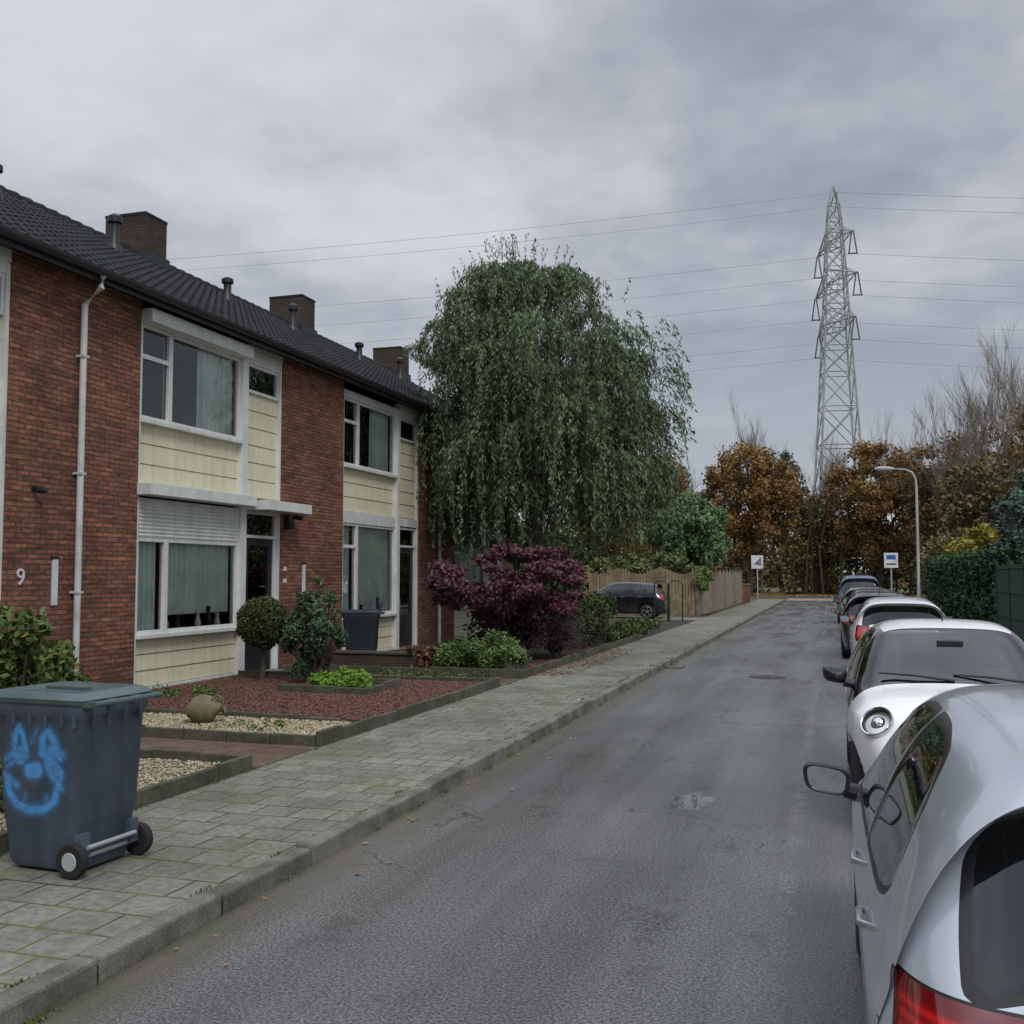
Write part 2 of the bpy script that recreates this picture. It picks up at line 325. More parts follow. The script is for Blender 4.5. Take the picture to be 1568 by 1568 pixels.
b=B(); b.box(-3.19,-2.85,20.4,20.85,-.02,.009,M['iron'])
for i in range(5): b.box(-3.15+.06*i,-3.12+.06*i,20.43,20.82,.009,.016,M['conc'])
b.make('drain_grate')
# fallen leaves
n=700; P=np.c_[np.concatenate([-3.12+rng.exponential(.16,520),rng.uniform(-4.9,2,180)]),4+rng.random(n)**.8*70,np.full(n,.016)]
P[:,2]=np.where(P[:,0]<-3.33,.112,np.where(P[:,0]<-3.2,.13,.014)); 
C=colmix((.20,.09,.03),(.40,.25,.07),rng.random(n)); leaves('fallen_leaves',P,rng.uniform(.014,.036,n),C,.6,up=.85)
n=900; P=np.c_[rng.uniform(-5.6,-4.3,n),rng.uniform(17,24,n),np.full(n,.125)]; C=colmix((.10,.015,.02),(.26,.06,.045),rng.random(n)); leaves('fallen_maple_leaves',P,rng.uniform(.025,.05,n),C,.7,up=.8)
n=6000; P=np.c_[rng.uniform(-14,14,n),rng.uniform(93,106,n),np.full(n,.03)]; C=colmix((.32,.15,.04),(.50,.28,.07),rng.random(n)); leaves('fallen_leaves',P,rng.uniform(.08,.17,n),C,.6,up=.7)
ws=[]
for i in range(170):
    y=random.uniform(1.5,40); x=random.choice([-3.185,-3.34,-4.98,-4.98]); ws.append((x+random.gauss(0,.01),y,random.uniform(.01,.035)))
ws+= [(-3.18,3.35+.06*i,.04) for i in range(5)]
P=[];D=[];
for x,y,r in ws:
    k=22; P.append(np.c_[rng.normal(x,r*.5,k),rng.normal(y,r*1.6,k),np.full(k,(.0 if x>-3.2 else .1)+r*.3)]); D.append(np.c_[rng.normal(0,.6,k),rng.normal(0,.6,k),np.ones(k)])
P=np.concatenate(P);D=np.concatenate(D); leaves('kerb_weeds',P,.016,colmix((.06,.09,.025),(.14,.17,.05),rng.random(len(P))),.3,dirs=D)
# ------------------------------------------------ HOUSES
FX=-9.75; RZ=5.95; RX=-14.05; SL=.577; EX=-9.4; PER=6.66
def wavy(b,y0,y1,z0,z1,x,amp,per,mat,ph=0):
    n=int((y1-y0)/.02); vs=[];fs=[]
    for i in range(n+1):
        y=y0+(y1-y0)*i/n; a=amp*math.sin(y*6.283/per+ph)+amp*.5*math.sin(y*6.283/per*2.3+1+ph)
        vs+=[(x+a,y,z0),(x+a*.6,y,z1)]
    for i in range(n): fs.append((2*i,2*i+2,2*i+3,2*i+1))
    b.add(vs,fs,mat)
def window(bf,bg,y0,y1,z0,z1,splits=(),trans=None,fw=.055,gx=-9.845):
    x0,x1=-9.88,-9.80
    bf.box(x0,x1,y0,y1,z0,z0+fw,M['white']); bf.box(x0,x1,y0,y1,z1-fw,z1,M['white'])
    bf.box(x0,x1,y0,y0+fw,z0+fw,z1-fw,M['white']); bf.box(x0,x1,y1-fw,y1,z0+fw,z1-fw,M['white'])
    for s in splits: bf.box(x0,x1+.003,s-.05,s+.05,z0+fw,z1-fw,M['white'])
    if trans: bf.box(x0,x1-.003,y0+fw,splits[0]-.05 if splits else y1-fw,trans-.035,trans+.035,M['white'])
    bg.add([(gx,y0+.02,z0+.02),(gx,y1-.02,z0+.02),(gx,y1-.02,z1-.02),(gx,y0+.02,z1-.02)],[(0,1,2,3)],M['glass'])
def boards(b,y0,y1,z0,z1,h=.27):
    n=max(1,round((z1-z0)/h)); hh=(z1-z0)/n
    for i in range(n):
        za=z0+i*hh; b.add([(-9.835,y0,za+.012),(-9.835,y1,za+.012),(-9.848,y1,za+hh),(-9.848,y0,za+hh),(-9.87,y0,za),(-9.87,y1,za)],[(0,1,2,3),(4,5,1,0)],M['cream'])
    b.add([(-9.875,y0,z0),(-9.875,y1,z0),(-9.875,y1,z1),(-9.875,y0,z1)],[(0,1,2,3)],M['black'])
def house(k,shutter=False,pipe=False,last=False):
    y0=11.42+PER*k; y1=y0+PER; A=y0+1.33;Bq=A+2.78;Cq=Bq+.17;D=A+4.13; e=empty('brick_house')
    w=B(); w.box(-10.05,FX,y0,A,0,RZ-.02,M['brick']); w.box(-10.05,FX,D,y1,0,RZ-.02,M['brick'])
    w.box(-18.4,-18.1,y0,y1,0,RZ-.02,M['brick'])
    ga,gb=(y1-.25,y1) if last else (y1-.12,y1-.002)
    w.box(-18.1,-10.05,ga,gb,0,RZ-.02,M['brick'])
    w.add([(-18.4,gb,RZ-.02),(-9.75,gb,RZ-.02),(RX,gb,RZ+4.3*SL)],[(0,1,2)],M['brick'])
    if k==-3: w.box(-18.1,-10.05,y0,y0+.2,0,RZ,M['brick'])
    w.make('walls',e)
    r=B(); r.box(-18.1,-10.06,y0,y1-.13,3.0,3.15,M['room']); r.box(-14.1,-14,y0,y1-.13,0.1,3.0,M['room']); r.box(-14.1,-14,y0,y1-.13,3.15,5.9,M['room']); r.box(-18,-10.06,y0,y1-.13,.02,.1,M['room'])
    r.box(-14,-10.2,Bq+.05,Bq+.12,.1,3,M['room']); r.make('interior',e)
    f=B(); g=B(); c=B()
    f.box(-9.9,-9.77,A,A+.06,.1,5.75,M['white']); f.box(-9.9,-9.74,Bq,Cq,.1,5.75,M['white']); f.box(-9.9,-9.77,D-.06,D,.1,5.75,M['white'])
    ya=A+.06
    f.box(-9.9,-9.79,ya,Bq,.1,.17,M['white']); boards(f,ya,Bq,.17,.9); f.box(-9.92,-9.72,ya,Bq,.9,.96,M['white'])
    top=2.4 if shutter else 2.95
    window(f,g,ya,Bq,.96,top,splits=(A+.78,),trans=None if shutter else 2.45)
    if shutter:
        n=10
        for i in range(n):
            z=2.41+i*.059; f.add([(-9.80,ya+.02,z),(-9.80,Bq-.01,z),(-9.79,Bq-.01,z+.03),(-9.79,ya+.02,z+.03),(-9.805,Bq-.01,z+.057),(-9.805,ya+.02,z+.057)],[(0,1,2,3),(3,2,4,5)],M['white'])
        f.box(-9.84,-9.81,ya,Bq,2.4,3.0,M['white'])
        f.box(-9.85,-9.5,A-.02,Bq+.1,3.03,3.2,M['white'])
    else: f.box(-9.9,-9.78,ya,Bq,2.95,3.2,M['white'])
    boards(f,ya,Bq,3.2,4.12,.3); f.box(-9.92,-9.73,ya,Bq,4.12,4.18,M['white'])
    window(f,g,ya,Bq,4.18,5.62,splits=(A+.80,),trans=5.13)
    f.box(-9.9,-9.58 if shutter else -9.76,A+.03,Bq+.06,5.62,5.78 if not shutter else 5.82,M['white'])
    f.box(-9.9,-9.76,Cq,D,5.76,5.92,M['white'])
    yd=Cq;ye=D-.06
    window(f,g,yd,ye,5.08,5.6,()); boards(f,yd,ye,3.22,5.08,.31); f.box(-9.9,-9.78,yd,ye,5.6,5.76,M['white'])
    if shutter: f.box(-9.9,-9.3,Cq-.02,D+.35,2.98,3.15,M['white'])
    else: f.box(-9.9,-9.775,Cq,D,3.0,3.2,M['white'])
    window(f,g,yd,ye,2.5,2.98,())
    f.box(-9.9,-9.81,yd,yd+.09,.1,2.5,M['white']); f.box(-9.9,-9.81,ye-.09,ye,.1,2.5,M['white'])
    ym=yd+.09; yn=ye-.09
    f.box(-9.9,-9.84,ym,yn,.1,.9,M['door']); f.box(-9.9,-9.84,ym,ym+.13,.9,2.5,M['door']); f.box(-9.9,-9.84,yn-.13,yn,.9,2.5,M['door']); f.box(-9.9,-9.84,ym+.13,yn-.13,2.36,2.5,M['door'])
    g.add([(-9.87,ym+.13,.9),(-9.87,yn-.13,.9),(-9.87,yn-.13,2.36),(-9.87,ym+.13,2.36)],[(0,1,2,3)],M['glass'])
    f.box(-9.84,-9.79,ym+.05,ym+.08,1.0,1.25,M['chrome']); f.box(-9.95,-9.6,yd,ye,.02,.13,M['conc'])
    wavy(c,ya+.05,A+.72,1.0,top-.05,-9.96,.03,.16,M['curtain']); wavy(c,A+.86,Bq-.05,1.22 if shutter else 1.0,top-.03,-9.97,.035,.17,M['curtain'],1)
    wavy(c,A+1.75,Bq-.05,4.2,5.6,-9.97,.035,.2,M['curtain']); wavy(c,A+.86,A+1.1,4.2,5.6,-9.97,.03,.22,M['curtain'])
    for q,(dy,h) in enumerate(((.95,.28),(1.25,.2),(1.8,.26),(2.1,.34),(2.35,.22))):
        c.lathe([(.0,0),(.04,0),(.055,h*.3),(.025,h*.7),(.04,h),(0,h)],(-9.915,A+dy,.99),(0,0,1),M['black'] if q%2 else M['signw'],12)
    c.box(-10.0,-9.89,ya,Bq,.95,.985,M['white'])
    f.make('window_frames_and_door',e,bevel=.004); g.make('window_glass_panes',e); c.make('curtains',e)
    rf=B(); rows=16; L=(EX-RX); vs=[];fs=[]; ny=int(PER/.04)
    for i in range(rows):
        xa=EX-L*i/rows; xb=EX-L*(i+1)/rows
        for (x,dz) in ((xa,.0),(xa,.03),(xb,.0)):
            for j in range(ny+1):
                y=y0+PER*j/ny; ph=2*math.pi*(y-11.42)/.222; wv=.014*math.cos(ph)+.006*math.cos(2*ph)
                vs.append((x,y,RZ+.06+(EX-x)*SL+dz+wv))
    w_=ny+1
    for i in range(rows):
        for s_ in (0,1):
            a=(i*3+s_)*w_
            for j in range(ny): fs.append((a+j,a+j+1,a+w_+j+1,a+w_+j))
    rf.add(vs,fs,M['roof'])
    rf.add([(RX,y0,RZ+.06-(RX-EX)*SL),(RX,y1,RZ+.06-(RX-EX)*SL),(-18.7,y1,RZ+.06),(-18.7,y0,RZ+.06)],[(0,1,2,3)],M['roof'])
    rf.box(EX-.06,EX-.04,y0,y1,RZ-.12,RZ+.05,M['gutter']); rf.box(-9.76,EX-.06,y0,y1,RZ-.03,RZ-.005,M['gutter'])
    j=0
    while j*.33<PER-.01:
        yy=y0+j*.33; rf.tube([(RX,yy,8.65),(RX,yy+.35,8.67)],[.11,.125],M['roofb'],10,True); j+=1
    rf.make('roof',e)
    gt=B(); vs=[];fs=[]
    for i in range(9):
        t=math.pi*i/8; 
        for y in (y0,y1): vs.append((EX+.04-.07*math.cos(t),y,RZ+.03-.09*math.sin(t)))
    for i in range(8): fs.append((2*i,2*i+1,2*i+3,2*i+2))
    gt.add(vs,fs,M['gutter']); gt.make('gutter',e,smooth=True)
    ch=B(); cy=y1+.12
    ch.box(RX-.55,RX+.45,cy-.36,cy+.36,8.0,9.4,M['brickd']); ch.box(RX-.56,RX+.46,cy-.37,cy+.37,9.4,9.46,M['roofb'])
    ch.box(RX-.6,RX+.5,cy-.42,cy+.42,8.35,8.62,M['gutter'])
    ch.make('chimney',e)
    vt=B()
    for (vx,vy,s_) in ((-12.7,y0+4.35,1.),(-12.7,y0+1.45,.8)):
        zz=RZ+(EX-vx)*SL
        vt.lathe([(.16,-.05),(.13,.12),(.085,.2),(.085,.55*s_),(.13,.57*s_),(.13,.68*s_),(.05,.74*s_),(0,.74*s_)],(vx,vy,zz),(0,0,1),M['black'],14)
    vt.make('roof_vents',e,smooth=True)
    d=B()
    if pipe:
        yy=y0+.02; d.tube([(EX+.02,yy,RZ-.05),(EX+.0,yy,RZ-.2),(FX+.08,yy,RZ-.42),(FX+.08,yy,.1)],.045,M['whitep'],12)
        for z in (1.6,3.2,4.8): d.box(FX,FX+.13,yy-.055,yy+.055,z,z+.03,M['whitep'])
    d.box(FX,FX+.02,y0-.38,y0-.28,1.45,2.05,M['signw']); d.box(FX,FX+.022,y0-.40,y0-.26,2.05,2.09,M['black'])
    d.lathe([(0,0),(.03,0),(.05,.1),(.04,.2),(0,.22)],(FX,y0-.75,2.95),(1,0,-.15),M['black'],12)
    if k==0:
        d.box(FX,FX+.08,D+.12,D+.2,2.85,2.95,M['black']); d.box(FX+.0,FX+.14,D+.1,D+.24,2.7,2.85,M['black'])
        d.box(FX,FX+.02,D+.1,D+.2,1.7,1.78,M['signw']); d.box(FX,FX+.02,D+.1,D+.2,1.92,2.0,M['signw'])
    d.make('fittings',e)
    if k==0:
        cu=bpy.data.curves.new('num','FONT'); cu.body='9'; cu.size=.30; cu.extrude=.008; cu.materials.append(M['signw'])
        t=bpy.data.objects.new('house_number',cu); t.location=(FX+.012,y0-1.0,1.72); t.rotation_euler=(math.pi/2,0,math.pi/2); col.objects.link(t); t.parent=e
for k in (-3,-2,-1,0,1,2): house(k,shutter=(k==0),pipe=(k in(0,2,-2)),last=(k==2))
# ------------------------------------------------ WHEELIE BIN
def bin_(loc,yaw,paint=True,lidm='lid',bodym='bin'):
    e=empty('wheelie_bin',loc); e.rotation_euler=(0,0,yaw)
    b=B()
    def ring(z,x0,x1,hy,r=.04):
        pts=[]
        for cx,cy,a0 in ((x1-r,hy-r,0),(x0+r,hy-r,90),(x0+r,-hy+r,180),(x1-r,-hy+r,270)):
            for a in (0,30,60,90):
                t=math.radians(a0+a); pts.append((cx+r*math.cos(t),cy+r*math.sin(t),z))
        return pts
    rs=[ring(.02,-.24,.24,.215),ring(.06,-.26,.25,.235),ring(.28,-.29,.27,.25),ring(.30,-.295,.285,.255),ring(.9,-.35,.31,.275),ring(.93,-.375,.33,.295),ring(.99,-.375,.33,.295)]
    vs=[p for r in rs for p in r]; n=16; fs=[(i*n+k,i*n+(k+1)%n,(i+1)*n+(k+1)%n,(i+1)*n+k) for i in range(len(rs)-1) for k in range(n)]; fs.append(tuple(range(n-1,-1,-1))); fs.append(tuple(range((len(rs)-1)*n,len(rs)*n)))
    b.add(vs,fs,M[bodym])
    for y in (-.2,-.07,.07,.2): b.box(.28,.335,y-.008,y+.008,.86,.97,M[bodym])
    for x in (-.3,-.18,-.06,.06,.18,.27): b.box(x-.006,x+.006,-.297,-.27,.86,.93,M[bodym])
    b.box(.24,.30,-.24,-.17,.1,.24,M[bodym]); b.box(.24,.30,.17,.24,.1,.24,M[bodym])
    b.make('body',e,smooth=True)
    l=B(); rs=[ring(.992,-.40,.34,.305),ring(1.02,-.41,.35,.312),ring(1.055,-.36,.30,.28),ring(1.06,-.33,.27,.25),ring(1.045,-.30,.24,.22)]
    vs=[p for r in rs for p in r]; fs=[(i*n+k,i*n+(k+1)%n,(i+1)*n+(k+1)%n,(i+1)*n+k) for i in range(len(rs)-1) for k in range(n)]; fs.append(tuple(range((len(rs)-1)*n,len(rs)*n)))
    l.add(vs,fs,M[lidm]); l.box(-.45,-.40,-.12,.12,.985,1.02,M[lidm]); l.box(-.2,.1,-.03,.03,1.046,1.062,M[lidm])
    l.make('lid',e,smooth=True)
    h=B(); h.tube([(.41,-.29,1.0),(.41,.29,1.0)],.017,M[lidm],10)
    for y in (-.27,-.1,.1,.27): h.box(.3,.42,y-.018,y+.018,.98,1.015,M[lidm])
    h.make('handle',e)
    w=B(); w.tube([(.27,-.27,.1),(.27,.27,.1)],.012,M['steel'],8); w.tube([(.31,-.2,.16),(.31,.2,.16)],.014,M['steel'],8)
    for s_ in (-1,1):
        w.lathe([(0,-.02),(.055,-.02),(.06,-.028),(.07,-.03),(.095,-.028),(.1,-.01),(.1,.01),(.095,.028),(.07,.03),(0,.02)],(.27,s_*.275,.1),(0,s_,0),M['rubber'],24)
        w.lathe([(0,.031),(.05,.031),(.055,.026)],(.27,s_*.275,.1),(0,s_,0),M['steel'],20)
    w.make('wheels_and_axle',e,smooth=True)
    if paint:
        nx,nz=120,150; xs=np.linspace(-.29,.28,nx); zs=np.linspace(.31,.88,nz); X,Z=np.meshgrid(xs,zs,indexing='ij')
        f=(Z-.30)/.6; hy=.255+f*.02; Y=-(hy+.003)
        def seg(ax,az,bx,bz):
            t=np.clip(((X-ax)*(bx-ax)+(Z-az)*(bz-az))/((bx-ax)**2+(bz-az)**2+1e-9),0,1); return np.hypot(X-ax-t*(bx-ax),Z-az-t*(bz-az))
        def st(pts,w):
            r=np.full(X.shape,9.)
            for p,q in zip(pts[:-1],pts[1:]): r=np.minimum(r,seg(*p,*q))
            return r-w
        cx=-.02
        E1=[(cx-.17,.69),(cx-.165,.79),(cx-.14,.845),(cx-.105,.80),(cx-.075,.68)]
        E1b=[(cx-.17,.70),(cx-.15,.65),(cx-.11,.65),(cx-.08,.69)]
        E2=[(cx+.04,.70),(cx+.045,.79),(cx+.085,.83),(cx+.13,.78),(cx+.175,.68)]
        sm=[(cx-.22,.53),(cx-.21,.46),(cx-.15,.39),(cx-.05,.36),(cx+.06,.375),(cx+.13,.42),(cx+.165,.52)]
        M1=np.zeros(X.shape)
        for s_,w_,a_ in ((E1,.010,.95),(E1b,.016,.85),([(cx-.13,.69),(cx-.12,.70)],.022,.9),(E2,.014,.95),([(cx+.06,.70),(cx+.19,.695)],.016,.8),([(cx+.10,.72),(cx+.13,.73)],.020,.9),(sm,.013,1),([(cx-.24,.56),(cx-.15,.50)],.010,.8),([(cx-.05,.59),(cx+.0,.60)],.036,1),([(cx+.10,.65),(cx+.15,.58)],.042,.9),([(cx+.12,.56),(cx+.19,.50)],.009,.85),([(cx-.17,.70),(cx-.23,.65)],.009,.8),([(cx-.17,.645),(cx-.22,.61)],.006,.7),([(cx+.08,.45),(cx+.06,.39)],.005,.6),([(cx-.09,.44),(cx-.10,.38)],.005,.6),([(cx+.0,.83),(cx-.04,.76)],.004,.5)):
            M1=np.maximum(M1,a_*np.exp(-(np.clip(st(s_,w_),0,9)/.018)**1.2))
        M1*=np.clip((.285-np.abs(X+.005))/.02,0,1)
        V=np.stack([X,Y,Z],2).reshape(-1,3); I=np.arange(nx*nz).reshape(nx,nz); F=np.stack([I[:-1,:-1],I[1:,:-1],I[1:,1:],I[:-1,1:]],2).reshape(-1,4)
        m,nt,bb,o=newmat('blue_spray_paint'); a=N(nt,'ShaderNodeAttribute'); a.attribute_name='col'; v=objc(nt)
        f_=math_(nt,'MULTIPLY',a.outputs['Fac'],ramp(nt,noise(nt,v,28,4,.7),.25,.6,.55,1.)); f_=math_(nt,'MULTIPLY',f_,ramp(nt,noise(nt,v,150,2),.3,.5,.6,1.))
        bb.inputs['Base Color'].default_value=(.085,.30,.64,1); bb.inputs['Roughness'].default_value=.5
        tr=N(nt,'ShaderNodeBsdfTransparent'); mx=N(nt,'ShaderNodeMixShader'); nt.links.new(f_,mx.inputs[0]); nt.links.new(tr.outputs[0],mx.inputs[1]); nt.links.new(bb.outputs[0],mx.inputs[2]); nt.links.new(mx.outputs[0],o.inputs[0])
        mk=M1.reshape(-1); npmesh('spray_paint_smiley',V,F,np.c_[mk,mk,mk],m,e)
bin_((-4.47,5.29,.1),math.radians(-3))
bin_((-8.85,18.5,.1),math.radians(20),False,'bing','bing')
b=B(); b.lathe([(0,-.19),(.06,-.19),(.15,-.1),(.175,0),(.14,.1),(.06,.16),(.05,.2),(.085,.24),(.06,.24),(.03,.18)],(-6.95,10.35,.30),(.85,.35,.12),M['clay'],22)
b.tube([(-6.83,10.32,.42),(-6.76,10.34,.47),(-6.72,10.38,.42)],.015,M['clay'],6); b.make('clay_pot',smooth=True)
b=B(); b.box(-9.0,-6.3,17.6,17.75,.05,.38,M['brickd']); b.box(-9.02,-6.28,17.57,17.78,.38,.42,M['edge']); b.make('low_garden_wall')
# ------------------------------------------------ PLANTS
e=empty('topiary_tree'); b=B(); b.tube([(-8.8,14.7,.1),(-8.78,14.7,.45),(-8.8,14.72,.8)],[.045,.035,.03],M['bark'],8); b.make('trunk',e)
n=9000; d=unit(rng.normal(size=(n,3))); q=rng.uniform(.72,1.03,(n,1)); lob=1+.06*np.sin(7*d[:,:1]+3*d[:,1:2])*np.cos(6*d[:,2:3]); P=np.array((-8.8,14.7,1.08))+d*q*lob*.42
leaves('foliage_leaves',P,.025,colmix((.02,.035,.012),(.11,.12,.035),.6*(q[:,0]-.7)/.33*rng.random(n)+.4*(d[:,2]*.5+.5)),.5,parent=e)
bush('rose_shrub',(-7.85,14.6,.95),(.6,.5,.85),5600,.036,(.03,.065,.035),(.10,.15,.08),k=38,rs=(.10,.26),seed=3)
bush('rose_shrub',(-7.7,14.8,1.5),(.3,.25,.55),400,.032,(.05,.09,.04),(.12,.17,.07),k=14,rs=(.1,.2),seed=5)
bush('groundcover_plant',(-7.0,13.9,.26),(.68,.5,.14),4800,.033,(.06,.13,.015),(.22,.36,.05),k=24,rs=(.2,.4),seed=4,stems=False)
bush('groundcover_plant',(-8.8,12.6,.18),(.7,.8,.06),600,.03,(.05,.10,.02),(.12,.18,.05),k=20,rs=(.1,.2),seed=41,stems=False)
bush('groundcover_plant',(-6.2,10.2,.15),(.9,.4,.04),350,.022,(.06,.10,.03),(.14,.20,.06),k=20,rs=(.1,.2),seed=42,stems=False)
bush('groundcover_plant',(-6.4,16.2,.16),(1.2,.25,.06),500,.03,(.05,.08,.02),(.14,.18,.05),k=20,rs=(.1,.2),seed=43,stems=False)
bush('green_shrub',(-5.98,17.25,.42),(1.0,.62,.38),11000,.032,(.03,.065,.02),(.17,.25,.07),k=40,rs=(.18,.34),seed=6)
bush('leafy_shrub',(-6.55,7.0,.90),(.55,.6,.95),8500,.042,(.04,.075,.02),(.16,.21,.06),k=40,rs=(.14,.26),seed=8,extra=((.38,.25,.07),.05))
bush('leafy_shrub',(-5.95,5.9,.5),(.4,.5,.45),3600,.04,(.03,.06,.02),(.12,.18,.05),k=24,rs=(.16,.3),seed=9)
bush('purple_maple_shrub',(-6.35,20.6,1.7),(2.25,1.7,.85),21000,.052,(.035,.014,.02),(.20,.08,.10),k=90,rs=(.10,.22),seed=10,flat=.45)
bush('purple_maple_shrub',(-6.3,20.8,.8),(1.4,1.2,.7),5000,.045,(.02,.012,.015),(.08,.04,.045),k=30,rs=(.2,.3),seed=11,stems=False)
bush('heather_shrub',(-5.55,20.9,.6),(.6,1.3,.45),7000,.03,(.04,.032,.03),(.15,.12,.12),k=24,rs=(.2,.35),seed=12,aspect=.2)
bush('brown_shrub',(-7.1,17.2,.35),(.5,.3,.35),900,.05,(.07,.03,.02),(.20,.09,.05),k=14,rs=(.15,.3),seed=13)
bush('dark_green_hedge',(-6.2,25.0,.6),(1.1,2.6,.5),9000,.05,(.025,.035,.02),(.10,.11,.05),k=50,rs=(.1,.22),seed=14)
bush('verge_plants',(-5.6,29.5,.3),(.5,5.0,.18),7000,.05,(.04,.07,.02),(.16,.20,.06),k=60,rs=(.05,.11),seed=15,stems=False)
bush('ivy_hedge',(-7.6,32,.7),(1.2,3.6,.6),8000,.07,(.02,.045,.012),(.10,.14,.04),k=50,rs=(.12,.25),seed=16)
bush('green_shrub',(-6.4,49.5,3.7),(2.5,3.2,2.1),24000,.11,(.04,.085,.035),(.20,.30,.13),k=90,rs=(.13,.25),seed=17)
bush('creeper_shrub',(-8.0,44.6,2.1),(2.9,1.2,.8),10000,.085,(.06,.085,.03),(.22,.25,.10),k=60,rs=(.10,.2),seed=18)
bush('fence_ivy',(-5.25,44,1.7),(.3,1.6,.55),3000,.08,(.05,.09,.02),(.20,.26,.07),k=24,rs=(.15,.25),seed=19,stems=False)
bush('dark_background_shrub',(-10.5,36,2.0),(2.5,3,2.2),12000,.12,(.015,.03,.01),(.06,.09,.025),k=50,rs=(.15,.3),seed=20)
# ------------------------------------------------ WILLOW
e=empty('willow_tree'); cx,cy=-7.35,25.6
zp=np.array([2.0,3,4,5,6,7,8,9,9.7,10.3]); rp=np.array([2.5,2.85,3.1,3.2,3.25,3.2,3.05,2.5,1.75,.4])
Pl=[];Dl=[];Cl=[];Sl=[]
def strand(x,y,z,dx,dy,L,cv,zlo=1.9):
    n=int(L/.034); t=np.arange(n)*.034; o=.36*(1-np.exp(-t*1.8)); ph=random.random()*6; wx=random.gauss(0,.05);wy=random.gauss(0,.05)
    px=x+dx*o+.04*np.sin(t*2.2+ph)+wx*t; py=y+dy*o+.04*np.cos(t*1.9+ph)+wy*t; pz=z-(t-.42*(1-np.exp(-t*2.6)))
    k=pz>zlo+random.random()*1.1; n=k.sum()
    if n<2: return
    P=np.c_[px,py,pz][k]+rng.normal(0,.038,(n,3)); Pl.append(P)
    Dl.append(np.c_[rng.normal(dx*.35,.55,n),rng.normal(dy*.35,.55,n),-np.ones(n)+rng.normal(0,.2,n)]); 
    tt_=t[k]/max(L,.1)
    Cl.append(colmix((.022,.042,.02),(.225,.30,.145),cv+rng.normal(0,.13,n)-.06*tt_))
    Sl.append(rng.uniform(.04,.088,n))
lob=[]
for i in range(165):
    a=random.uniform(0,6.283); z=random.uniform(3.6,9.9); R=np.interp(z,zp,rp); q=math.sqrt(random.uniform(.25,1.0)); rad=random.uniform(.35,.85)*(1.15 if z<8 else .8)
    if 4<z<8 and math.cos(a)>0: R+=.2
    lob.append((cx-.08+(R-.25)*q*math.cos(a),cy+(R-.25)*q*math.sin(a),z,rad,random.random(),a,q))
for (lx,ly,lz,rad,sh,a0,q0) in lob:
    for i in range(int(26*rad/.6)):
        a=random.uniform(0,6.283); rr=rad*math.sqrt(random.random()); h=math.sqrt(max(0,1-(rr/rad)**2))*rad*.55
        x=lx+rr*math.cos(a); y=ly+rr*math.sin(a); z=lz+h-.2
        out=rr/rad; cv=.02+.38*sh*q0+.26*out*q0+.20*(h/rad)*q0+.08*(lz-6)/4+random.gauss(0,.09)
        if x<-9.55 and z<6.5: x=-9.5
        strand(x,y,z,math.cos(a),math.sin(a),random.uniform(.5,1.7) if random.random()<.74 else random.uniform(1.7,3.0),cv)
for i in range(90):
    a=random.uniform(0,6.283); z=random.uniform(8.8,10.3); R=np.interp(z,zp,rp)*1.0; h=random.uniform(.2,.6)
    n=int(h/.03); t=np.linspace(0,h,n); x0=cx-.2+R*math.cos(a)*random.uniform(.6,1);y0=cy+R*math.sin(a)
    Pl.append(np.c_[x0+t*.3*math.cos(a),y0+t*.3*math.sin(a),z+t]+rng.normal(0,.025,(n,3))); Dl.append(np.c_[rng.normal(0,.8,n),rng.normal(0,.8,n),np.ones(n)]); Cl.append(colmix((.03,.06,.02),(.16,.22,.09),rng.random(n))); Sl.append(np.full(n,.055))
for i in range(60):
    a=random.uniform(-.9,.6); z=random.uniform(5.0,8.2); R=np.interp(z,zp,rp)*random.uniform(1.0,1.15)
    strand(cx+R*math.cos(a),cy+R*math.sin(a),z,math.cos(a)*1.8,math.sin(a),random.uniform(.4,1.3),.4)
P=np.concatenate(Pl);Dr=np.concatenate(Dl);C=np.concatenate(Cl);Z=np.concatenate(Sl)
ok=(P[:,0]>-9.7)|(P[:,2]>6.9+( -9.4-P[:,0])*.577); P,Dr,C,Z=P[ok],Dr[ok],C[ok],Z[ok]
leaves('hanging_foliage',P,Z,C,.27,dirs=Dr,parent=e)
b=B(); b.tube([(cx,cy,0),(cx+.05,cy,1.5),(cx-.05,cy,3.2)],[.38,.28,.24],M['bark'],12)
R_=random.Random(5)
for i in range(16):
    a=i*.785+R_.uniform(-.3,.3); r=R_.uniform(1.1,2.3); z=R_.uniform(6.0,9.1)
    b.tube([(cx,cy,2.6+R_.random()),(cx+.35*r*math.cos(a),cy+.35*r*math.sin(a),4.6),(cx+.8*r*math.cos(a),cy+.8*r*math.sin(a),z-.8),(cx+r*math.cos(a),cy+r*math.sin(a),z)],[.14,.10,.05,.02],M['bark'],7)
b.make('trunk_and_limbs',e)
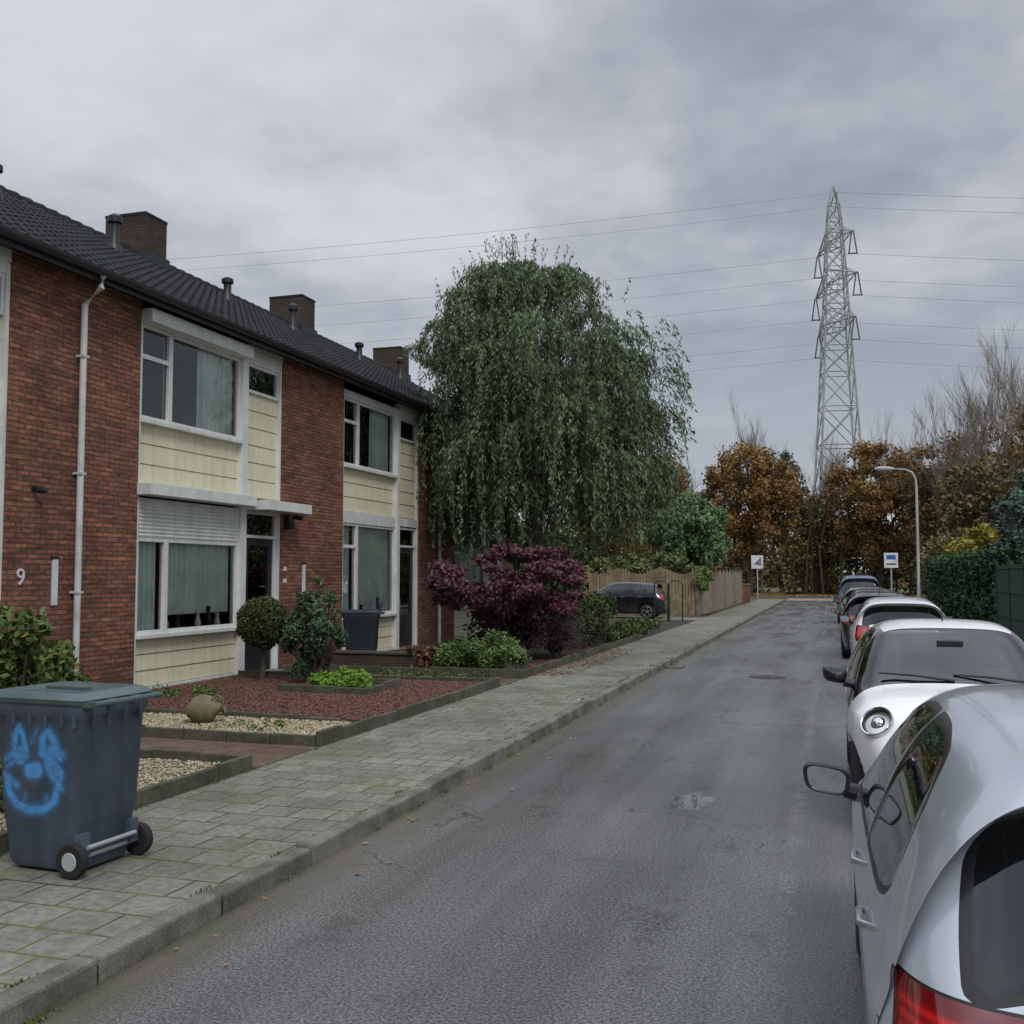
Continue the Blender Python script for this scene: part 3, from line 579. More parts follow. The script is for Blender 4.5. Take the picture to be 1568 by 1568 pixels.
# ------------------------------------------------ FENCES
b=B()
x=-11.0
while x<-5.45:
    h=2.0+.12*math.sin((x+11)*3.49)+random.uniform(-.01,.01); b.box(x,x+.118,43.2,43.225,.12,h,M['wood']); x+=.135
for z in (.5,1.6): b.box(-11,-5.4,43.226,43.27,z,z+.08,M['wood'])
b.make('wooden_fence')
b=B(); y=43.4
while y<66: b.box(-5.42,-5.395,y,y+.135,.12,2.02+random.uniform(-.03,.03)+.1*math.sin(y*3.49),M['woodg'] if int(y/1.8)%3 else M['wood']); y+=.155
for z in (.5,1.6): b.box(-5.47,-5.422,43.4,66,z,z+.08,M['woodg'])
b.make('wooden_fence')
b=B(); b.box(-5.44,-5.3,43.15,43.29,0,2.15,M['conc']); b.box(-5.46,-5.28,43.13,43.31,2.15,2.2,M['conc']); b.make('fence_post')
b=B(); b.box(-5.6,-5.0,66.5,67.1,0,1.2,M['brick']); b.box(-5.65,-4.95,66.45,67.15,1.2,1.28,M['conc']); b.make('brick_pillar')
b=B()
for i in range(2):
    x=-6.4+i*.55; b.tube([(x,38.6,.1),(x,38.6,1.5),(x+.12,38.6,1.62),(x+.38,38.6,1.62),(x+.5,38.6,1.5),(x+.5,38.6,.1)],.03,M['green'],6)
b.make('metal_railing')
e=empty('hedge'); n=26000; P=np.c_[rng.uniform(4.1,5.4,n),rng.uniform(30,48,n),rng.uniform(.1,2.5,n)]; side=rng.random(n)
P[:,0]=np.where(side<.5,4.1+rng.normal(0,.06,n)+.06*np.sin(P[:,1]*3)+.05*np.sin(P[:,2]*5),P[:,0]); P[:,2]=np.where(side>.75,2.45+rng.normal(0,.06,n),P[:,2]); P[:,1]=np.where((side>.5)&(side<.62),30+rng.normal(0,.05,n),P[:,1])
leaves('foliage_leaves',P,.075,colmix((.015,.045,.018),(.05,.12,.05),rng.random(n)),.6,parent=e)
b=B(); b.box(4.25,5.3,30.15,47.9,0,2.32,pmat('hedge_core',(.012,.025,.01),None,3,.95)); b.make('hedge_inner_twigs',e)
b=B()
for i in range(6):
    y=19.5+i*2; b.box(4.1,4.18,y,y+.08,0,2.2,M['green'])
y=19.5
while y<29.5: b.box(4.13,4.145,y,y+.012,.1,2.1,M['green']); y+=.06
for z in (.2,.8,1.4,2.0): b.box(4.12,4.155,19.5,29.5,z,z+.03,M['green'])
b.make('green_mesh_fence')
bush('conifer_shrub',(6.3,36.5,3.2),(1.4,2.2,2.6),12000,.10,(.03,.055,.045),(.12,.17,.14),k=50,rs=(.16,.3),seed=21)
bush('yellow_shrub',(7.0,55,2.6),(1.7,2.2,2.0),8000,.13,(.10,.11,.02),(.40,.34,.05),k=40,rs=(.16,.3),seed=22)
bush('bare_brown_shrub',(6.2,60,2.2),(1.8,4,2.2),9000,.11,(.06,.06,.02),(.20,.17,.07),k=50,rs=(.14,.3),seed=23)
# ------------------------------------------------ DISTANT TREES
def atree(name,x,y,H,rx,rz,n,c1,c2,seed,size=.15,trunk=.3,k=150):
    e=empty(name); c=(x,y,H-rz)
    cc,rr=blobs_in(c,(rx,rx,rz),k,(.08,.19),seed); P,idx,d=cloudpts(cc,rr,n,.2)
    P+=rng.normal(0,.15,P.shape)
    bl=np.random.default_rng(seed+1).random(k); t=.4*bl[idx]+.35*rng.random(n)+.15*(d[:,2]*.5+.5)+.1*(P[:,2]-c[2])/rz
    leaves('foliage_leaves',P,rng.uniform(.6,1.3,n)*size,colmix(c1,c2,t),.6,parent=e)
    b=B(); branchtree(b,(x,y,0),H*1.05,.72,M['bark'],4,trunk,1.0,seed,4,.45); b.make('trunk_and_branches',e)
atree('autumn_tree',-6.9,92,14.6,5.0,6.2,27000,(.07,.04,.016),(.36,.20,.06),31)
atree('autumn_tree',4.0,97,14.4,5.3,6.4,27000,(.07,.042,.016),(.33,.185,.055),32)
atree('autumn_tree',-13.2,84,12.4,2.8,4.4,10000,(.08,.04,.012),(.40,.23,.06),33)
atree('autumn_tree',9.5,88,14.5,4.8,6.0,15000,(.06,.042,.018),(.27,.17,.065),34)
atree('green_tree',-5.0,112,15.5,3.2,4.5,8000,(.015,.03,.012),(.05,.08,.03),35)
atree('green_tree',14,104,14.5,5,5.5,9000,(.03,.035,.015),(.12,.11,.04),36)
atree('autumn_tree',8.6,66,9.5,3.4,4.0,9000,(.05,.045,.02),(.22,.17,.07),37)
atree('autumn_tree',-19,92,12,5,5,9000,(.06,.05,.012),(.28,.18,.04),38)
atree('autumn_tree',-1.4,103,10.8,3.6,4.6,12000,(.05,.045,.018),(.24,.17,.06),39)
atree('autumn_tree',12.4,73,14.0,3.0,5.0,7000,(.08,.05,.02),(.34,.22,.08),40,size=.12,k=200)
def bare(x,y,H,seed,spread=.40,up=1.25,r=.22,depth=5,nb=4,name='bare_tree'):
    e=empty(name); b=B(); branchtree(b,(x,y,0),H,spread,M['barkl'],depth,r,up,seed,nb,.55); b.make('trunk_and_branches',e)
for i,(x,y,H) in enumerate(((10.2,71,17.0),(12.6,74,18.5),(7.2,105,18.0),(11,98,16),(-6.6,103,15.5),(-2.6,108,14.5),(-1.0,104,14),(5.2,112,18),(15.5,84,19),(9.0,79,15.5))): bare(x,y,H,50+i,r=.12,depth=5,nb=4)
n=100000; g=np.random.default_rng(3); k=460; cc=np.c_[g.uniform(-60,60,k),g.uniform(98,116,k),np.zeros(k)]; hh=g.uniform(3.0,8.5,k); cc[:,2]=g.uniform(.1,1,k)*hh; rr=g.uniform(1.2,2.4,k)
P,idx,d=cloudpts(cc,rr,n,.2); pal=np.array([(.16,.15,.045),(.21,.16,.05),(.28,.17,.05),(.11,.13,.04),(.19,.18,.06),(.25,.21,.06)]); pc=pal[g.integers(0,6,k)]
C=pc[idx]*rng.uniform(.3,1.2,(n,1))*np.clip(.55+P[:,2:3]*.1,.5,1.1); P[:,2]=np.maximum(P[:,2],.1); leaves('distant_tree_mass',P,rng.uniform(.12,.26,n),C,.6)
b=B(); 
for i in range(90):
    x=g.uniform(-40,40);y=g.uniform(96,104); b.tube([(x,y,0),(x+g.normal(0,.2),y,4),(x+g.normal(0,.5),y,8)],[.12,.09,.04],M['bark'],5)
b.make('distant_tree_trunks')
n=40000; k=260; cc=np.c_[g.uniform(-260,260,k),g.uniform(150,210,k),g.uniform(1,9,k)]; rr=g.uniform(3,7,k); P,idx,d=cloudpts(cc,rr,n,.3); pc=pal[g.integers(0,6,k)]; C=pc[idx]*rng.uniform(.4,1.1,(n,1)); P[:,2]=np.maximum(P[:,2],.1)
leaves('background_woodland',P,rng.uniform(.4,.9,n),C,.6)
# ------------------------------------------------ PYLON + WIRES
e=empty('electricity_pylon',(0,0,0)); px,py=1.1,139
ax=Vector((-.16,.987,0)); bx=Vector((.987,.16,0)); arm=Vector((-.40,.917,0))
def W(z): return float(np.interp(z,[0,16,34,42,50,53],[7.2,5.0,3.1,2.4,1.5,.15]))/2
def PT(a,c,z): v=Vector((px,py,z))+bx*a+ax*c; return v
b=B(); zs=[0,7,13,18.5,23.5,28,31.5,34.5,37,39.5,42,44.5,46.5,48.5,50.5,53]
for i in range(len(zs)-1):
    z0,z1=zs[i],zs[i+1]; w0,w1=W(z0),W(z1); r=.15-.05*i/len(zs)
    cs=[(-1,-1),(1,-1),(1,1),(-1,1)]
    for j in range(4):
        a,c=cs[j]; a2,c2=cs[(j+1)%4]
        b.tube([PT(a*w0,c*w0,z0),PT(a*w1,c*w1,z1)],r,M['steel'],4,False)
        b.tube([PT(a*w0,c*w0,z0),PT(a2*w1,c2*w1,z1)],r*.55,M['steel'],4,False); b.tube([PT(a2*w0,c2*w0,z0),PT(a*w1,c*w1,z1)],r*.55,M['steel'],4,False)
        b.tube([PT(a*w1,c*w1,z1),PT(a2*w1,c2*w1,z1)],r*.55,M['steel'],4,False)
b.make('lattice_tower',e)
att=[]; b=B(); ins=B()
for z,L in ((45.2,5.4),(39.6,6.4),(34.2,5.6)):
    for s_ in (-1,1):
        tip=Vector((px,py,z))+arm*s_*L; w0=W(z)
        for a in (-1,1):
            b.tube([PT(a*w0,s_*w0,z),tip],.10,M['steel'],4,False); b.tube([PT(a*W(z+2),s_*W(z+2),z+2),tip],.10,M['steel'],4,False)
            for f in (.25,.5,.75):
                b.tube([PT(a*w0,s_*w0,z).lerp(tip,f),PT(a*W(z+2),s_*W(z+2),z+2).lerp(tip,f-.15)],.06,M['steel'],4,False)
        for a in (-1,1):
            ins.tube([tip+bx*a*.1,tip+bx*a*.5+Vector((0,0,-2.9))],.10,M['ins'],6)
        ins.tube([tip+bx*-.6+Vector((0,0,-2.9)),tip+bx*.6+Vector((0,0,-2.9))],.1,M['ins'],6)
        att.append(tip+Vector((0,0,-2.95)))
b.make('cross_arms',e); ins.make('insulators',e)
att+= [PT(0,-2.6,51.2),PT(0,2.6,51.2)]
b=B(); b.tube([PT(0,-2.6,51.2),PT(0,0,51.6),PT(0,2.6,51.2)],.09,M['steel'],4)
for s_ in(-1,1): b.tube([PT(0,s_*2.6,51.2),PT(0,s_*W(49),49)],.07,M['steel'],4)
b.make('earth_wire_arm',e)
b=B()
for p in att:
    for end,sag in ((Vector((-249,-39,0)),5.),(Vector((249,41,0)),6.)):
        pts=[p+end*t+Vector((0,0,-4*sag*t*(1-t))) for t in [i/24 for i in range(25)]]; b.tube(pts,.024,M['wire'],4,False)
b.make('power_lines',e)
# ------------------------------------------------ STREET LAMP, SIGNS
b=B(); X,Y=3.3,44; b.tube([(X,Y,.1),(X,Y,1.2),(X,Y,1.25),(X,Y,5.3),(X-.03,Y,5.7),(X-.15,Y,5.95),(X-.4,Y,6.08),(X-.9,Y,6.12)],[.08,.08,.06,.05,.045,.04,.035,.03],M['steel'],10)
b.lathe([(0,-.05),(.05,-.04),(.09,.1),(.12,.35),(.10,.6),(.04,.72),(0,.73)],(X-.85,Y,6.12),(-1,0,.03),M['steel'],14); b.make('street_lamp',smooth=True)
def sign(x,y,flip):
    b=B(); b.tube([(x,y,0),(x,y,2.95)],.035,M['steel'],8); b.box(x-.33,x+.33,y-.05,y-.035,2.2,2.95,M['signw']); 
    if flip: b.add([(x-.2,y-.054,2.45),(x+.22,y-.054,2.35),(x+.22,y-.054,2.85)],[(0,1,2)],M['rim'])
    else: b.box(x-.22,x+.22,y-.056,y-.052,2.62,2.84,M['signb']); b.box(x-.22,x+.22,y-.056,y-.052,2.35,2.42,M['black'])
    b.make('traffic_sign')
sign(2.85,55,False); sign(-4.05,60,True)
# ------------------------------------------------ CARS
def polysd(px,py,poly):
    poly=np.array(poly,float)
    for _ in range(2):
        q=np.roll(poly,-1,0); poly=np.stack([poly*.82+q*.18,poly*.18+q*.82],1).reshape(-1,2)
    d=np.full(px.shape,1e9); ins=np.zeros(px.shape,bool); n=len(poly)
    for i in range(n):
        a=poly[i];c=poly[(i+1)%n]; e_=c-a; wx=px-a[0];wy=py-a[1]; t=np.clip((wx*e_[0]+wy*e_[1])/(e_@e_),0,1)
        d=np.minimum(d,np.hypot(wx-e_[0]*t,wy-e_[1]*t))
        cnd=((a[1]>py)!=(c[1]>py)); xx=(c[0]-a[0])*(py-a[1])/((c[1]-a[1]) if c[1]!=a[1] else 1e-9)+a[0]; ins^=(cnd&(px<xx))
    return np.where(ins,-d,d)
def catmull(pts,m):
    pts=np.array(pts,float); n=len(pts); t=np.linspace(0,n-1,m); o=[]
    for u in t:
        i=min(int(u),n-2); f=u-i; p0=pts[max(i-1,0)];p1=pts[i];p2=pts[i+1];p3=pts[min(i+2,n-1)]
        T=.8; m1=(p2-p0)*.5*T; m2=(p3-p1)*.5*T
        L=np.linalg.norm(p2-p1); 
        for mm in (m1,m2):
            l=np.linalg.norm(mm); 
            if l>L: mm*=L/l
        h=np.array([2*f**3-3*f*f+1,f**3-2*f*f+f,-2*f**3+3*f*f,f**3-f*f]); o.append(h[0]*p1+h[1]*m1+h[2]*p2+h[3]*m2)
    return np.array(o),t
def carpaint(name,c,doors,zb,pillar,rough=.25,metal=0.,handles=None):
    m,nt,b,o=newmat(name); v=objc(nt); x,y,z=sep(nt,v)
    dirt=ramp(nt,noise(nt,v,3,4),.35,.7,0,.35); dirt=math_(nt,'MULTIPLY',dirt,ramp(nt,z,.25,.8,1,.15))
    base=mixc(nt,dirt,c,(.12,.11,.10))
    line=None
    for (dx,sl,za,zc) in doors:
        l=math_(nt,'LESS_THAN',math_(nt,'ABSOLUTE',math_(nt,'ADD',math_(nt,'SUBTRACT',x,dx),math_(nt,'MULTIPLY',math_(nt,'SUBTRACT',z,.6),sl))),.004)
        l=math_(nt,'MULTIPLY',l,math_(nt,'GREATER_THAN',z,za)); l=math_(nt,'MULTIPLY',l,math_(nt,'LESS_THAN',z,zc)); l=math_(nt,'MULTIPLY',l,math_(nt,'GREATER_THAN',math_(nt,'ABSOLUTE',y),.55))
        line=l if line is None else math_(nt,'MAXIMUM',line,l)
    base=mixc(nt,line,base,(.01,.01,.01))
    nt.links.new(base,b.inputs['Base Color']); b.inputs['Roughness'].default_value=rough; b.inputs['Metallic'].default_value=metal; b.inputs['Coat Weight'].default_value=.8; b.inputs['Coat Roughness'].default_value=.03
    def att(n): a=N(nt,'ShaderNodeAttribute'); a.attribute_name=n; return a.outputs['Fac']
    def pr(cc,r,sp=.5,mt=0,coat=0):
        q=N(nt,'ShaderNodeBsdfPrincipled'); q.inputs['Base Color'].default_value=tuple(cc)+(1,); q.inputs['Roughness'].default_value=r; q.inputs['Specular IOR Level'].default_value=sp; q.inputs['Metallic'].default_value=mt; q.inputs['Coat Weight'].default_value=coat; return q
    cur=b.outputs[0]
    def over(mask,sh):
        nonlocal cur
        mx=N(nt,'ShaderNodeMixShader'); nt.links.new(mask,mx.inputs[0]); nt.links.new(cur,mx.inputs[1]); nt.links.new(sh,mx.inputs[2]); cur=mx.outputs[0]
    trim=pr((.012,.012,.013),.35)
    g=att('sd_glass'); over(math_(nt,'LESS_THAN',g,.022),trim.outputs[0])
    if pillar: over(math_(nt,'LESS_THAN',att('sd_pillar'),0),pr((.01,.01,.012),.12,coat=.5).outputs[0])
    over(math_(nt,'LESS_THAN',att('sd_trim'),0),trim.outputs[0])
    red=pr((.42,.008,.012),.12,coat=1); tl=att('sd_tail'); over(math_(nt,'LESS_THAN',tl,.006),trim.outputs[0]); 
    vv=N(nt,'ShaderNodeTexWave'); vv.bands_direction='Z'; vv.inputs['Scale'].default_value=14; nt.links.new(v,vv.inputs['Vector'])
    rc=mixc(nt,ramp(nt,tl,-.035,-.02),mixc(nt,vv.outputs['Fac'],(.55,.012,.015),(.25,.004,.006)),(.14,.003,.006)); nt.links.new(rc,red.inputs['Base Color'])
    over(math_(nt,'LESS_THAN',tl,0),red.outputs[0])
    hl=att('sd_head'); over(math_(nt,'LESS_THAN',hl,.008),trim.outputs[0]); over(math_(nt,'LESS_THAN',hl,0),pr((.45,.47,.5),.08,.8,.6,1).outputs[0])
    geo=N(nt,'ShaderNodeNewGeometry'); over(geo.outputs['Backfacing'],pr((.03,.03,.033),.9,.2).outputs[0])
    tr=N(nt,'ShaderNodeBsdfTransparent'); tr.inputs[0].default_value=(.40,.46,.45,1)
    gs=N(nt,'ShaderNodeBsdfGlossy'); gs.inputs['Roughness'].default_value=.015; gs.inputs[0].default_value=(.9,.92,.95,1)
    fr=N(nt,'ShaderNodeFresnel'); fr.inputs[0].default_value=1.5
    gm=N(nt,'ShaderNodeMixShader'); nt.links.new(math_(nt,'MINIMUM',math_(nt,'MULTIPLY',fr.outputs[0],1.4),.9),gm.inputs[0]); nt.links.new(tr.outputs[0],gm.inputs[1]); nt.links.new(gs.outputs[0],gm.inputs[2])
    over(math_(nt,'LESS_THAN',g,0),gm.outputs[0])
    nt.links.new(cur,o.inputs[0]); return m
def car(spec,loc,yaw,c,hi=False,metal=0.,pillar=False,name='parked_car'):
    e=empty(name,loc); e.rotation_euler=(0,0,yaw); L=spec['L'];Wd=spec['W'];H=spec['H']
    ns,npn=(330,90) if hi else (140,40)
    pr_,tt=catmull(spec['prof'],ns); zb=.2
    gz=spec.get('gz',([.2,.3,.5,.7,.84,.90,1.0,1.2,H],[.92,.955,.985,.992,1.0,.975,.945,.865,.74]))
    th=np.linspace(0,math.pi/2,500); ee=.27
    V=[];WS=np.zeros((ns,2*npn-1))
    for i,(x,zt) in enumerate(pr_):
        zt=max(zt,zb+.02); f=np.sin(th)**ee; z=zb+(zt-zb)*f
        wx=Wd; r=spec['rr']; 
        if x<r[0]: wx*=1-r[1]*((r[0]-x)/r[0])**2.6
        k=L-r[2]
        if x>k: wx*=1-r[3]*((x-k)/r[2])**2.6
        w=wx*np.interp(z,gz[0],gz[1]); ef=ee
        y=w*np.clip(np.cos(th),0,1)**ef; y[-1]=0
        z2=z-.045*(y/wx)**2*np.clip((zt-.5)/.5,0,1)*f**4
        s=np.r_[0,np.cumsum(np.hypot(np.diff(y),np.diff(z2)))]; u=np.linspace(0,s[-1],npn); yy=np.interp(u,s,y); zz=np.interp(u,s,z2); ww=np.interp(u,s,w)
        V.append(np.c_[np.full(2*npn-1,x),np.r_[yy,-yy[-2::-1]],np.r_[zz,zz[-2::-1]]]); WS[i]=np.r_[ww,ww[-2::-1]]
    V=np.array(V); X=V[:,:,0];Y=V[:,:,1];Z=V[:,:,2]; aY=np.abs(Y)
    arc=np.full(X.shape,9.)
    for wxx in spec['wheels']:
        d=np.hypot(X-wxx,Z-.30)-.345; arc=np.minimum(arc,np.where(aY>.4,d,9.))
    sg=polysd(X,Z,spec['sw'])
    for pl in spec['pil']: sg=np.maximum(sg,.03-np.abs(X-pl)+0*Z)
    slen=np.r_[0,np.cumsum(np.hypot(*np.diff(pr_,axis=0).T))]; SS=np.broadcast_to(slen[:,None],X.shape)
    def strip(a,c_,m):
        sa=np.interp(a,tt,slen);sc=np.interp(c_,tt,slen); q1=np.maximum(sa-SS,SS-sc); q2=aY-(WS-m); r=.05
        return np.where((q1>-r)&(q2>-r),np.hypot(q1+r,q2+r)-r,np.maximum(q1,q2))
    sg=np.minimum(sg,strip(*spec['rw'],.11)); sg=np.minimum(sg,strip(*spec['ws'],.075))
    pil=np.minimum(polysd(X,Z,spec['pilpoly']),strip(spec['ws'][0]-.05,spec['ws'][1]+.1,-.3)+9*(Z>H-.09)) if pillar else X*0+1
    tx,tz,ty=spec['tail']; ang=(Z-tz[0])/(tz[1]-tz[0]); st=np.maximum.reduce([X-(tx*(.45+.55*ang)),tz[0]-Z,Z-tz[1]-.0*X,(ty+.05*(1-ang))-aY])
    hx,hz,hy=spec['head']; sh=np.maximum.reduce([hx-X,(hz[0]+.08*(1-(X-hx)/(L-hx)))-Z,Z-hz[1]-.0,hy-aY])
    tr=np.minimum(arc,Z-.27); tr=np.minimum(tr,np.maximum.reduce([L-.12-X,.30-Z,Z-spec.get('grille',.42),aY-.5]))
    tr=np.minimum(tr,np.maximum.reduce([X-.1,Z-spec.get('rtrim',.38),aY-.7]))
    Yn=np.where((arc<0),Y*.74,Y); gl=np.clip(-sg/.01,0,1)*.006
    V2=V.copy(); V2[:,:,1]=Yn-np.sign(Y)*gl*(aY>.3)
    nv=2*npn-1; I=np.arange(ns*nv).reshape(ns,nv); F=np.stack([I[:-1,:-1],I[:-1,1:],I[1:,1:],I[1:,:-1]],2).reshape(-1,4)
    o=npmesh('body',V2.reshape(-1,3),F,np.ones((ns*nv,3)),carpaint('car_paint',c,spec['doors'],.3,pillar,metal=metal),e,True)
    for nm,a in (('sd_glass',sg),('sd_tail',st),('sd_head',sh),('sd_trim',tr),('sd_pillar',pil)):
        at=o.data.attributes.new(nm,'FLOAT','POINT'); at.data.foreach_set('value',a.astype(np.float32).ravel())
    xw=spec['cowl']; zs_=spec.get('zsc',1.)
    b=B(); b.sheet(.1,L-.1,-Wd+.12,Wd-.12,.2,M['black']); b.box(.35,xw-.1,-.6,.6,.22,.4,M['seat']); b.make('underbody',e)
    b=B()
    for y in (-.36,.36):
        b.box(xw-1.45,xw-.95,y-.24,y+.24,.4,.58,M['seat']); b.box(xw-1.52,xw-1.38,y-.23,y+.23,.55,1.08*zs_,M['seat']); b.box(xw-1.54,xw-1.44,y-.12,y+.12,1.14*zs_,1.30*zs_,M['seat']); b.box(xw-1.50,xw-1.47,y-.05,y+.05,1.05*zs_,1.16*zs_,M['rim'])
        b.box(xw-2.18,xw-2.08,y-.11,y+.11,1.05*zs_,1.18*zs_,M['seat'])
    b.box(xw-2.16,xw-2.02,-.58,.58,.45,1.02*zs_,M['seat']); b.box(xw-.62,xw-.12,-.62,.62,.55,.92*zs_,M['seat']); b.box(xw-.50,xw-.48,-.1,.1,1.25*zs_,1.32*zs_,M['black'])
    b.make('seats_and_dashboard',e,bevel=.04)
    b=B(); pts=[(xw-.68+.0,.36+.18*math.cos(t*math.pi/10),.92*zs_+.16*math.sin(t*math.pi/10)) for t in range(21)]; b.tube(pts,.015,M['black'],6,False); b.make('steering_wheel',e)
    w=B()
    for wx in spec['wheels']:
        for s_ in (-1,1):
            cpt=(wx,s_*(Wd-.115),.30)
            w.lathe([(.19,-.09),(.26,-.095),(.295,-.08),(.30,0),(.295,.08),(.26,.095),(.2,.085),(.185,.07)],cpt,(0,s_,0),M['rubber'],36)
            w.lathe([(.19,.08),(.175,.06),(.165,.0),(0,.0)],cpt,(0,s_,0),M['black'],30); w.lathe([(.195,.082),(.18,.088),(.172,.07)],cpt,(0,s_,0),M['rim'],36)
            w.lathe([(.04,.02),(.045,.07),(.0,.075)],cpt,(0,s_,0),M['rim'],14)
            for q in range(5):
                a=q*1.2566; Rm=Matrix.Rotation(a,3,'Y'); w.box(-.022,.022,s_*.045,s_*.075,.03,.18,M['rim'],Rm,cpt)
    w.make('wheels',e,smooth=True)
    mx,mz=spec['mirror']; mb=B()
    wy=Wd*float(np.interp(mz,gz[0],gz[1]))
    for s_ in (-1,1):
        y0=s_*(wy-.03); y1=s_*(wy+.06); yc=s_*(wy+.135)
        mb.tube([(mx+.04,y0,mz-.07),(mx+.045,y1,mz-.05)],[.04,.035],M['black'],8)
        prof=[(0,.11),(.03,.105),(.052,.08),(.066,.03),(.068,-.02),(.064,-.03),(.060,-.03),(.056,-.02)]
        vs=[];n=28
        for r,h in prof:
            for q in range(n):
                t=2*math.pi*q/n; pw=.55; cxx=abs(math.cos(t))**pw*math.copysign(1,math.cos(t)); sz=abs(math.sin(t))**pw*math.copysign(1,math.sin(t))
                vs.append((mx+h,yc+cxx*r*1.42*(1+.08*sz),mz+sz*r*.90+.012*cxx*s_))
        fs=[(i*n+q,i*n+(q+1)%n,(i+1)*n+(q+1)%n,(i+1)*n+q) for i in range(len(prof)-1) for q in range(n)]
        mb.add(vs,fs,M['black']); k=len(prof)-1
        mb.add([(p[0]+.002,p[1],p[2]) for p in vs[k*n:k*n+n]],[tuple(range(n))],M['lens'])
    for q,(hx_,hz_) in enumerate(spec['handles']):
        for s_ in (-1,1):
            yy=s_*(Wd*float(np.interp(hz_,gz[0],gz[1]))-.004); mb.tube([(hx_-.09,yy-s_*.02,hz_),(hx_-.075,yy+s_*.018,hz_+.004),(hx_+.06,yy+s_*.018,hz_),(hx_+.085,yy-s_*.02,hz_-.003)],[.008,.011,.011,.008],spec.get('hm',M['black']),8)
    mb.make('mirrors_and_handles',e,smooth=True)
    d=B(); d.box(-.012,.004,-.26,.26,spec['plate'],spec['plate']+.11,M['yellow']); d.box(-.014,-.0125,-.20,.20,spec['plate']+.03,spec['plate']+.08,M['black'])
    d.box(L-.01,L+.008,-.26,.26,.36,.47,M['yellow']); 
    d.box(L+.0085,L+.010,-.20,.20,.39,.44,M['black'])
    iw=spec['ws'][1]; p=np.array([np.interp(iw,tt,pr_[:,0]),np.interp(iw,tt,pr_[:,1])]); q=np.array([np.interp(iw-.28,tt,pr_[:,0]),np.interp(iw-.28,tt,pr_[:,1])])
    for ya,yb in ((.52,-.02),(-.02,-.56)):
        pm=p*.82+q*.18
        d.tube([(p[0]+.02,ya,p[1]+.0),(pm[0]+.02,(ya+yb)/2,pm[1]+.012),(p[0]*.6+q[0]*.4+.01,yb,p[1]*.6+q[1]*.4-.0)],[.012,.009,.007],M['black'],6)
    ir=spec['rw'][0]; p=np.array([np.interp(ir,tt,pr_[:,0]),np.interp(ir,tt,pr_[:,1])]); 
    d.tube([(p[0]-.02,0,p[1]+.0),(p[0]+.0,.2,p[1]+.05),(p[0]+.01,.38,p[1]+.075)],[.016,.01,.007],M['black'],6)
    d.tube([(spec['ant'],0,H-.02),(spec['ant']-.12,0,H+.12)],[.008,.004],M['black'],6)
    d.make('plates_wipers_antenna',e)
    if spec.get('roundlamp'):
        for s_ in (-1,1):
            cl=(L-.215,s_*.605,.785); axl=(.64,s_*.44,.60); r=B()
            r.lathe([(.09,-.16),(.112,-.04),(.122,.02),(.117,.032),(.108,.026)],cl,axl,M['chrome'],32)
            r.lathe([(.108,.026),(.106,-.005),(.098,-.012)],cl,axl,M['black'],32)
            r.lathe([(.098,-.010),(.08,-.03),(.055,-.035)],cl,axl,M['rim'],28); r.lathe([(.055,-.035),(.055,.0),(.04,.02),(.02,.03),(0,.033)],cl,axl,M['lens'],20)
            r.make('headlamp',e,smooth=True)
            r=B(); r.lathe([(.0,.02),(.05,.015),(.07,.0),(.075,-.03)],(L-.08,s_*.52,.36),(1,s_*.35,0),M['rim'],18); r.make('fog_lamp',e)
    return e
hatch=dict(L=3.97,W=.84,H=1.47,rr=(.6,.16,.9,.26),cowl=3.0,pil=[1.55],
 prof=[(.12,.2),(.02,.32),(.0,.50),(.035,.72),(.075,.93),(.15,1.02),(.43,1.325),(.36,1.36),(.33,1.385),(.50,1.425),(1.1,1.465),(1.75,1.47),(2.25,1.40),(3.0,1.0),(3.45,.90),(3.78,.76),(3.93,.58),(3.96,.38),(3.9,.2)],
 rw=(5.05,5.95),ws=(12.0,12.93),sw=[(.68,1.04),(.74,1.20),(.95,1.33),(1.3,1.375),(1.9,1.375),(2.28,1.29),(2.82,1.0),(2.6,.95),(1.6,.965),(.9,.99)],
 tail=(.36,(.76,.96),.53),head=(3.5,(.62,.80),.42),wheels=(.70,3.17),mirror=(2.55,.96),handles=((1.68,.86),(.98,.87)),plate=.62,ant=.75,hm=M['rim'],
 doors=[(1.52,0.,.32,.97),(2.72,-.08,.32,.95),(1.0,.25,.5,1.0)])
city=dict(L=3.46,W=.81,H=1.46,rr=(.5,.18,.75,.30),cowl=2.62,pil=[1.2],
 prof=[(.12,.2),(.02,.32),(.0,.5),(.04,.75),(.10,.95),(.18,1.05),(.41,1.32),(.34,1.355),(.31,1.38),(.47,1.415),(1.0,1.45),(1.5,1.46),(1.9,1.40),(2.62,1.03),(2.98,.95),(3.27,.82),(3.42,.62),(3.46,.4),(3.4,.2)],
 rw=(5.05,5.95),ws=(12.0,12.95),sw=[(.58,1.10),(.75,1.28),(1.1,1.35),(1.6,1.355),(1.95,1.28),(2.42,1.03),(2.2,.96),(1.2,.96),(.75,1.02)],
 pilpoly=[(1.6,1.40),(1.95,1.36),(2.62,1.02),(2.45,.93),(1.9,1.25)],
 tail=(.30,(.75,1.0),.52),head=(9,(.62,.80),.42),wheels=(.55,2.88),mirror=(2.25,1.03),handles=((1.35,.86),),plate=.5,ant=1.6,roundlamp=True,grille=.5,
 doors=[(1.15,0.,.32,.97),(2.35,-.08,.32,.95)])
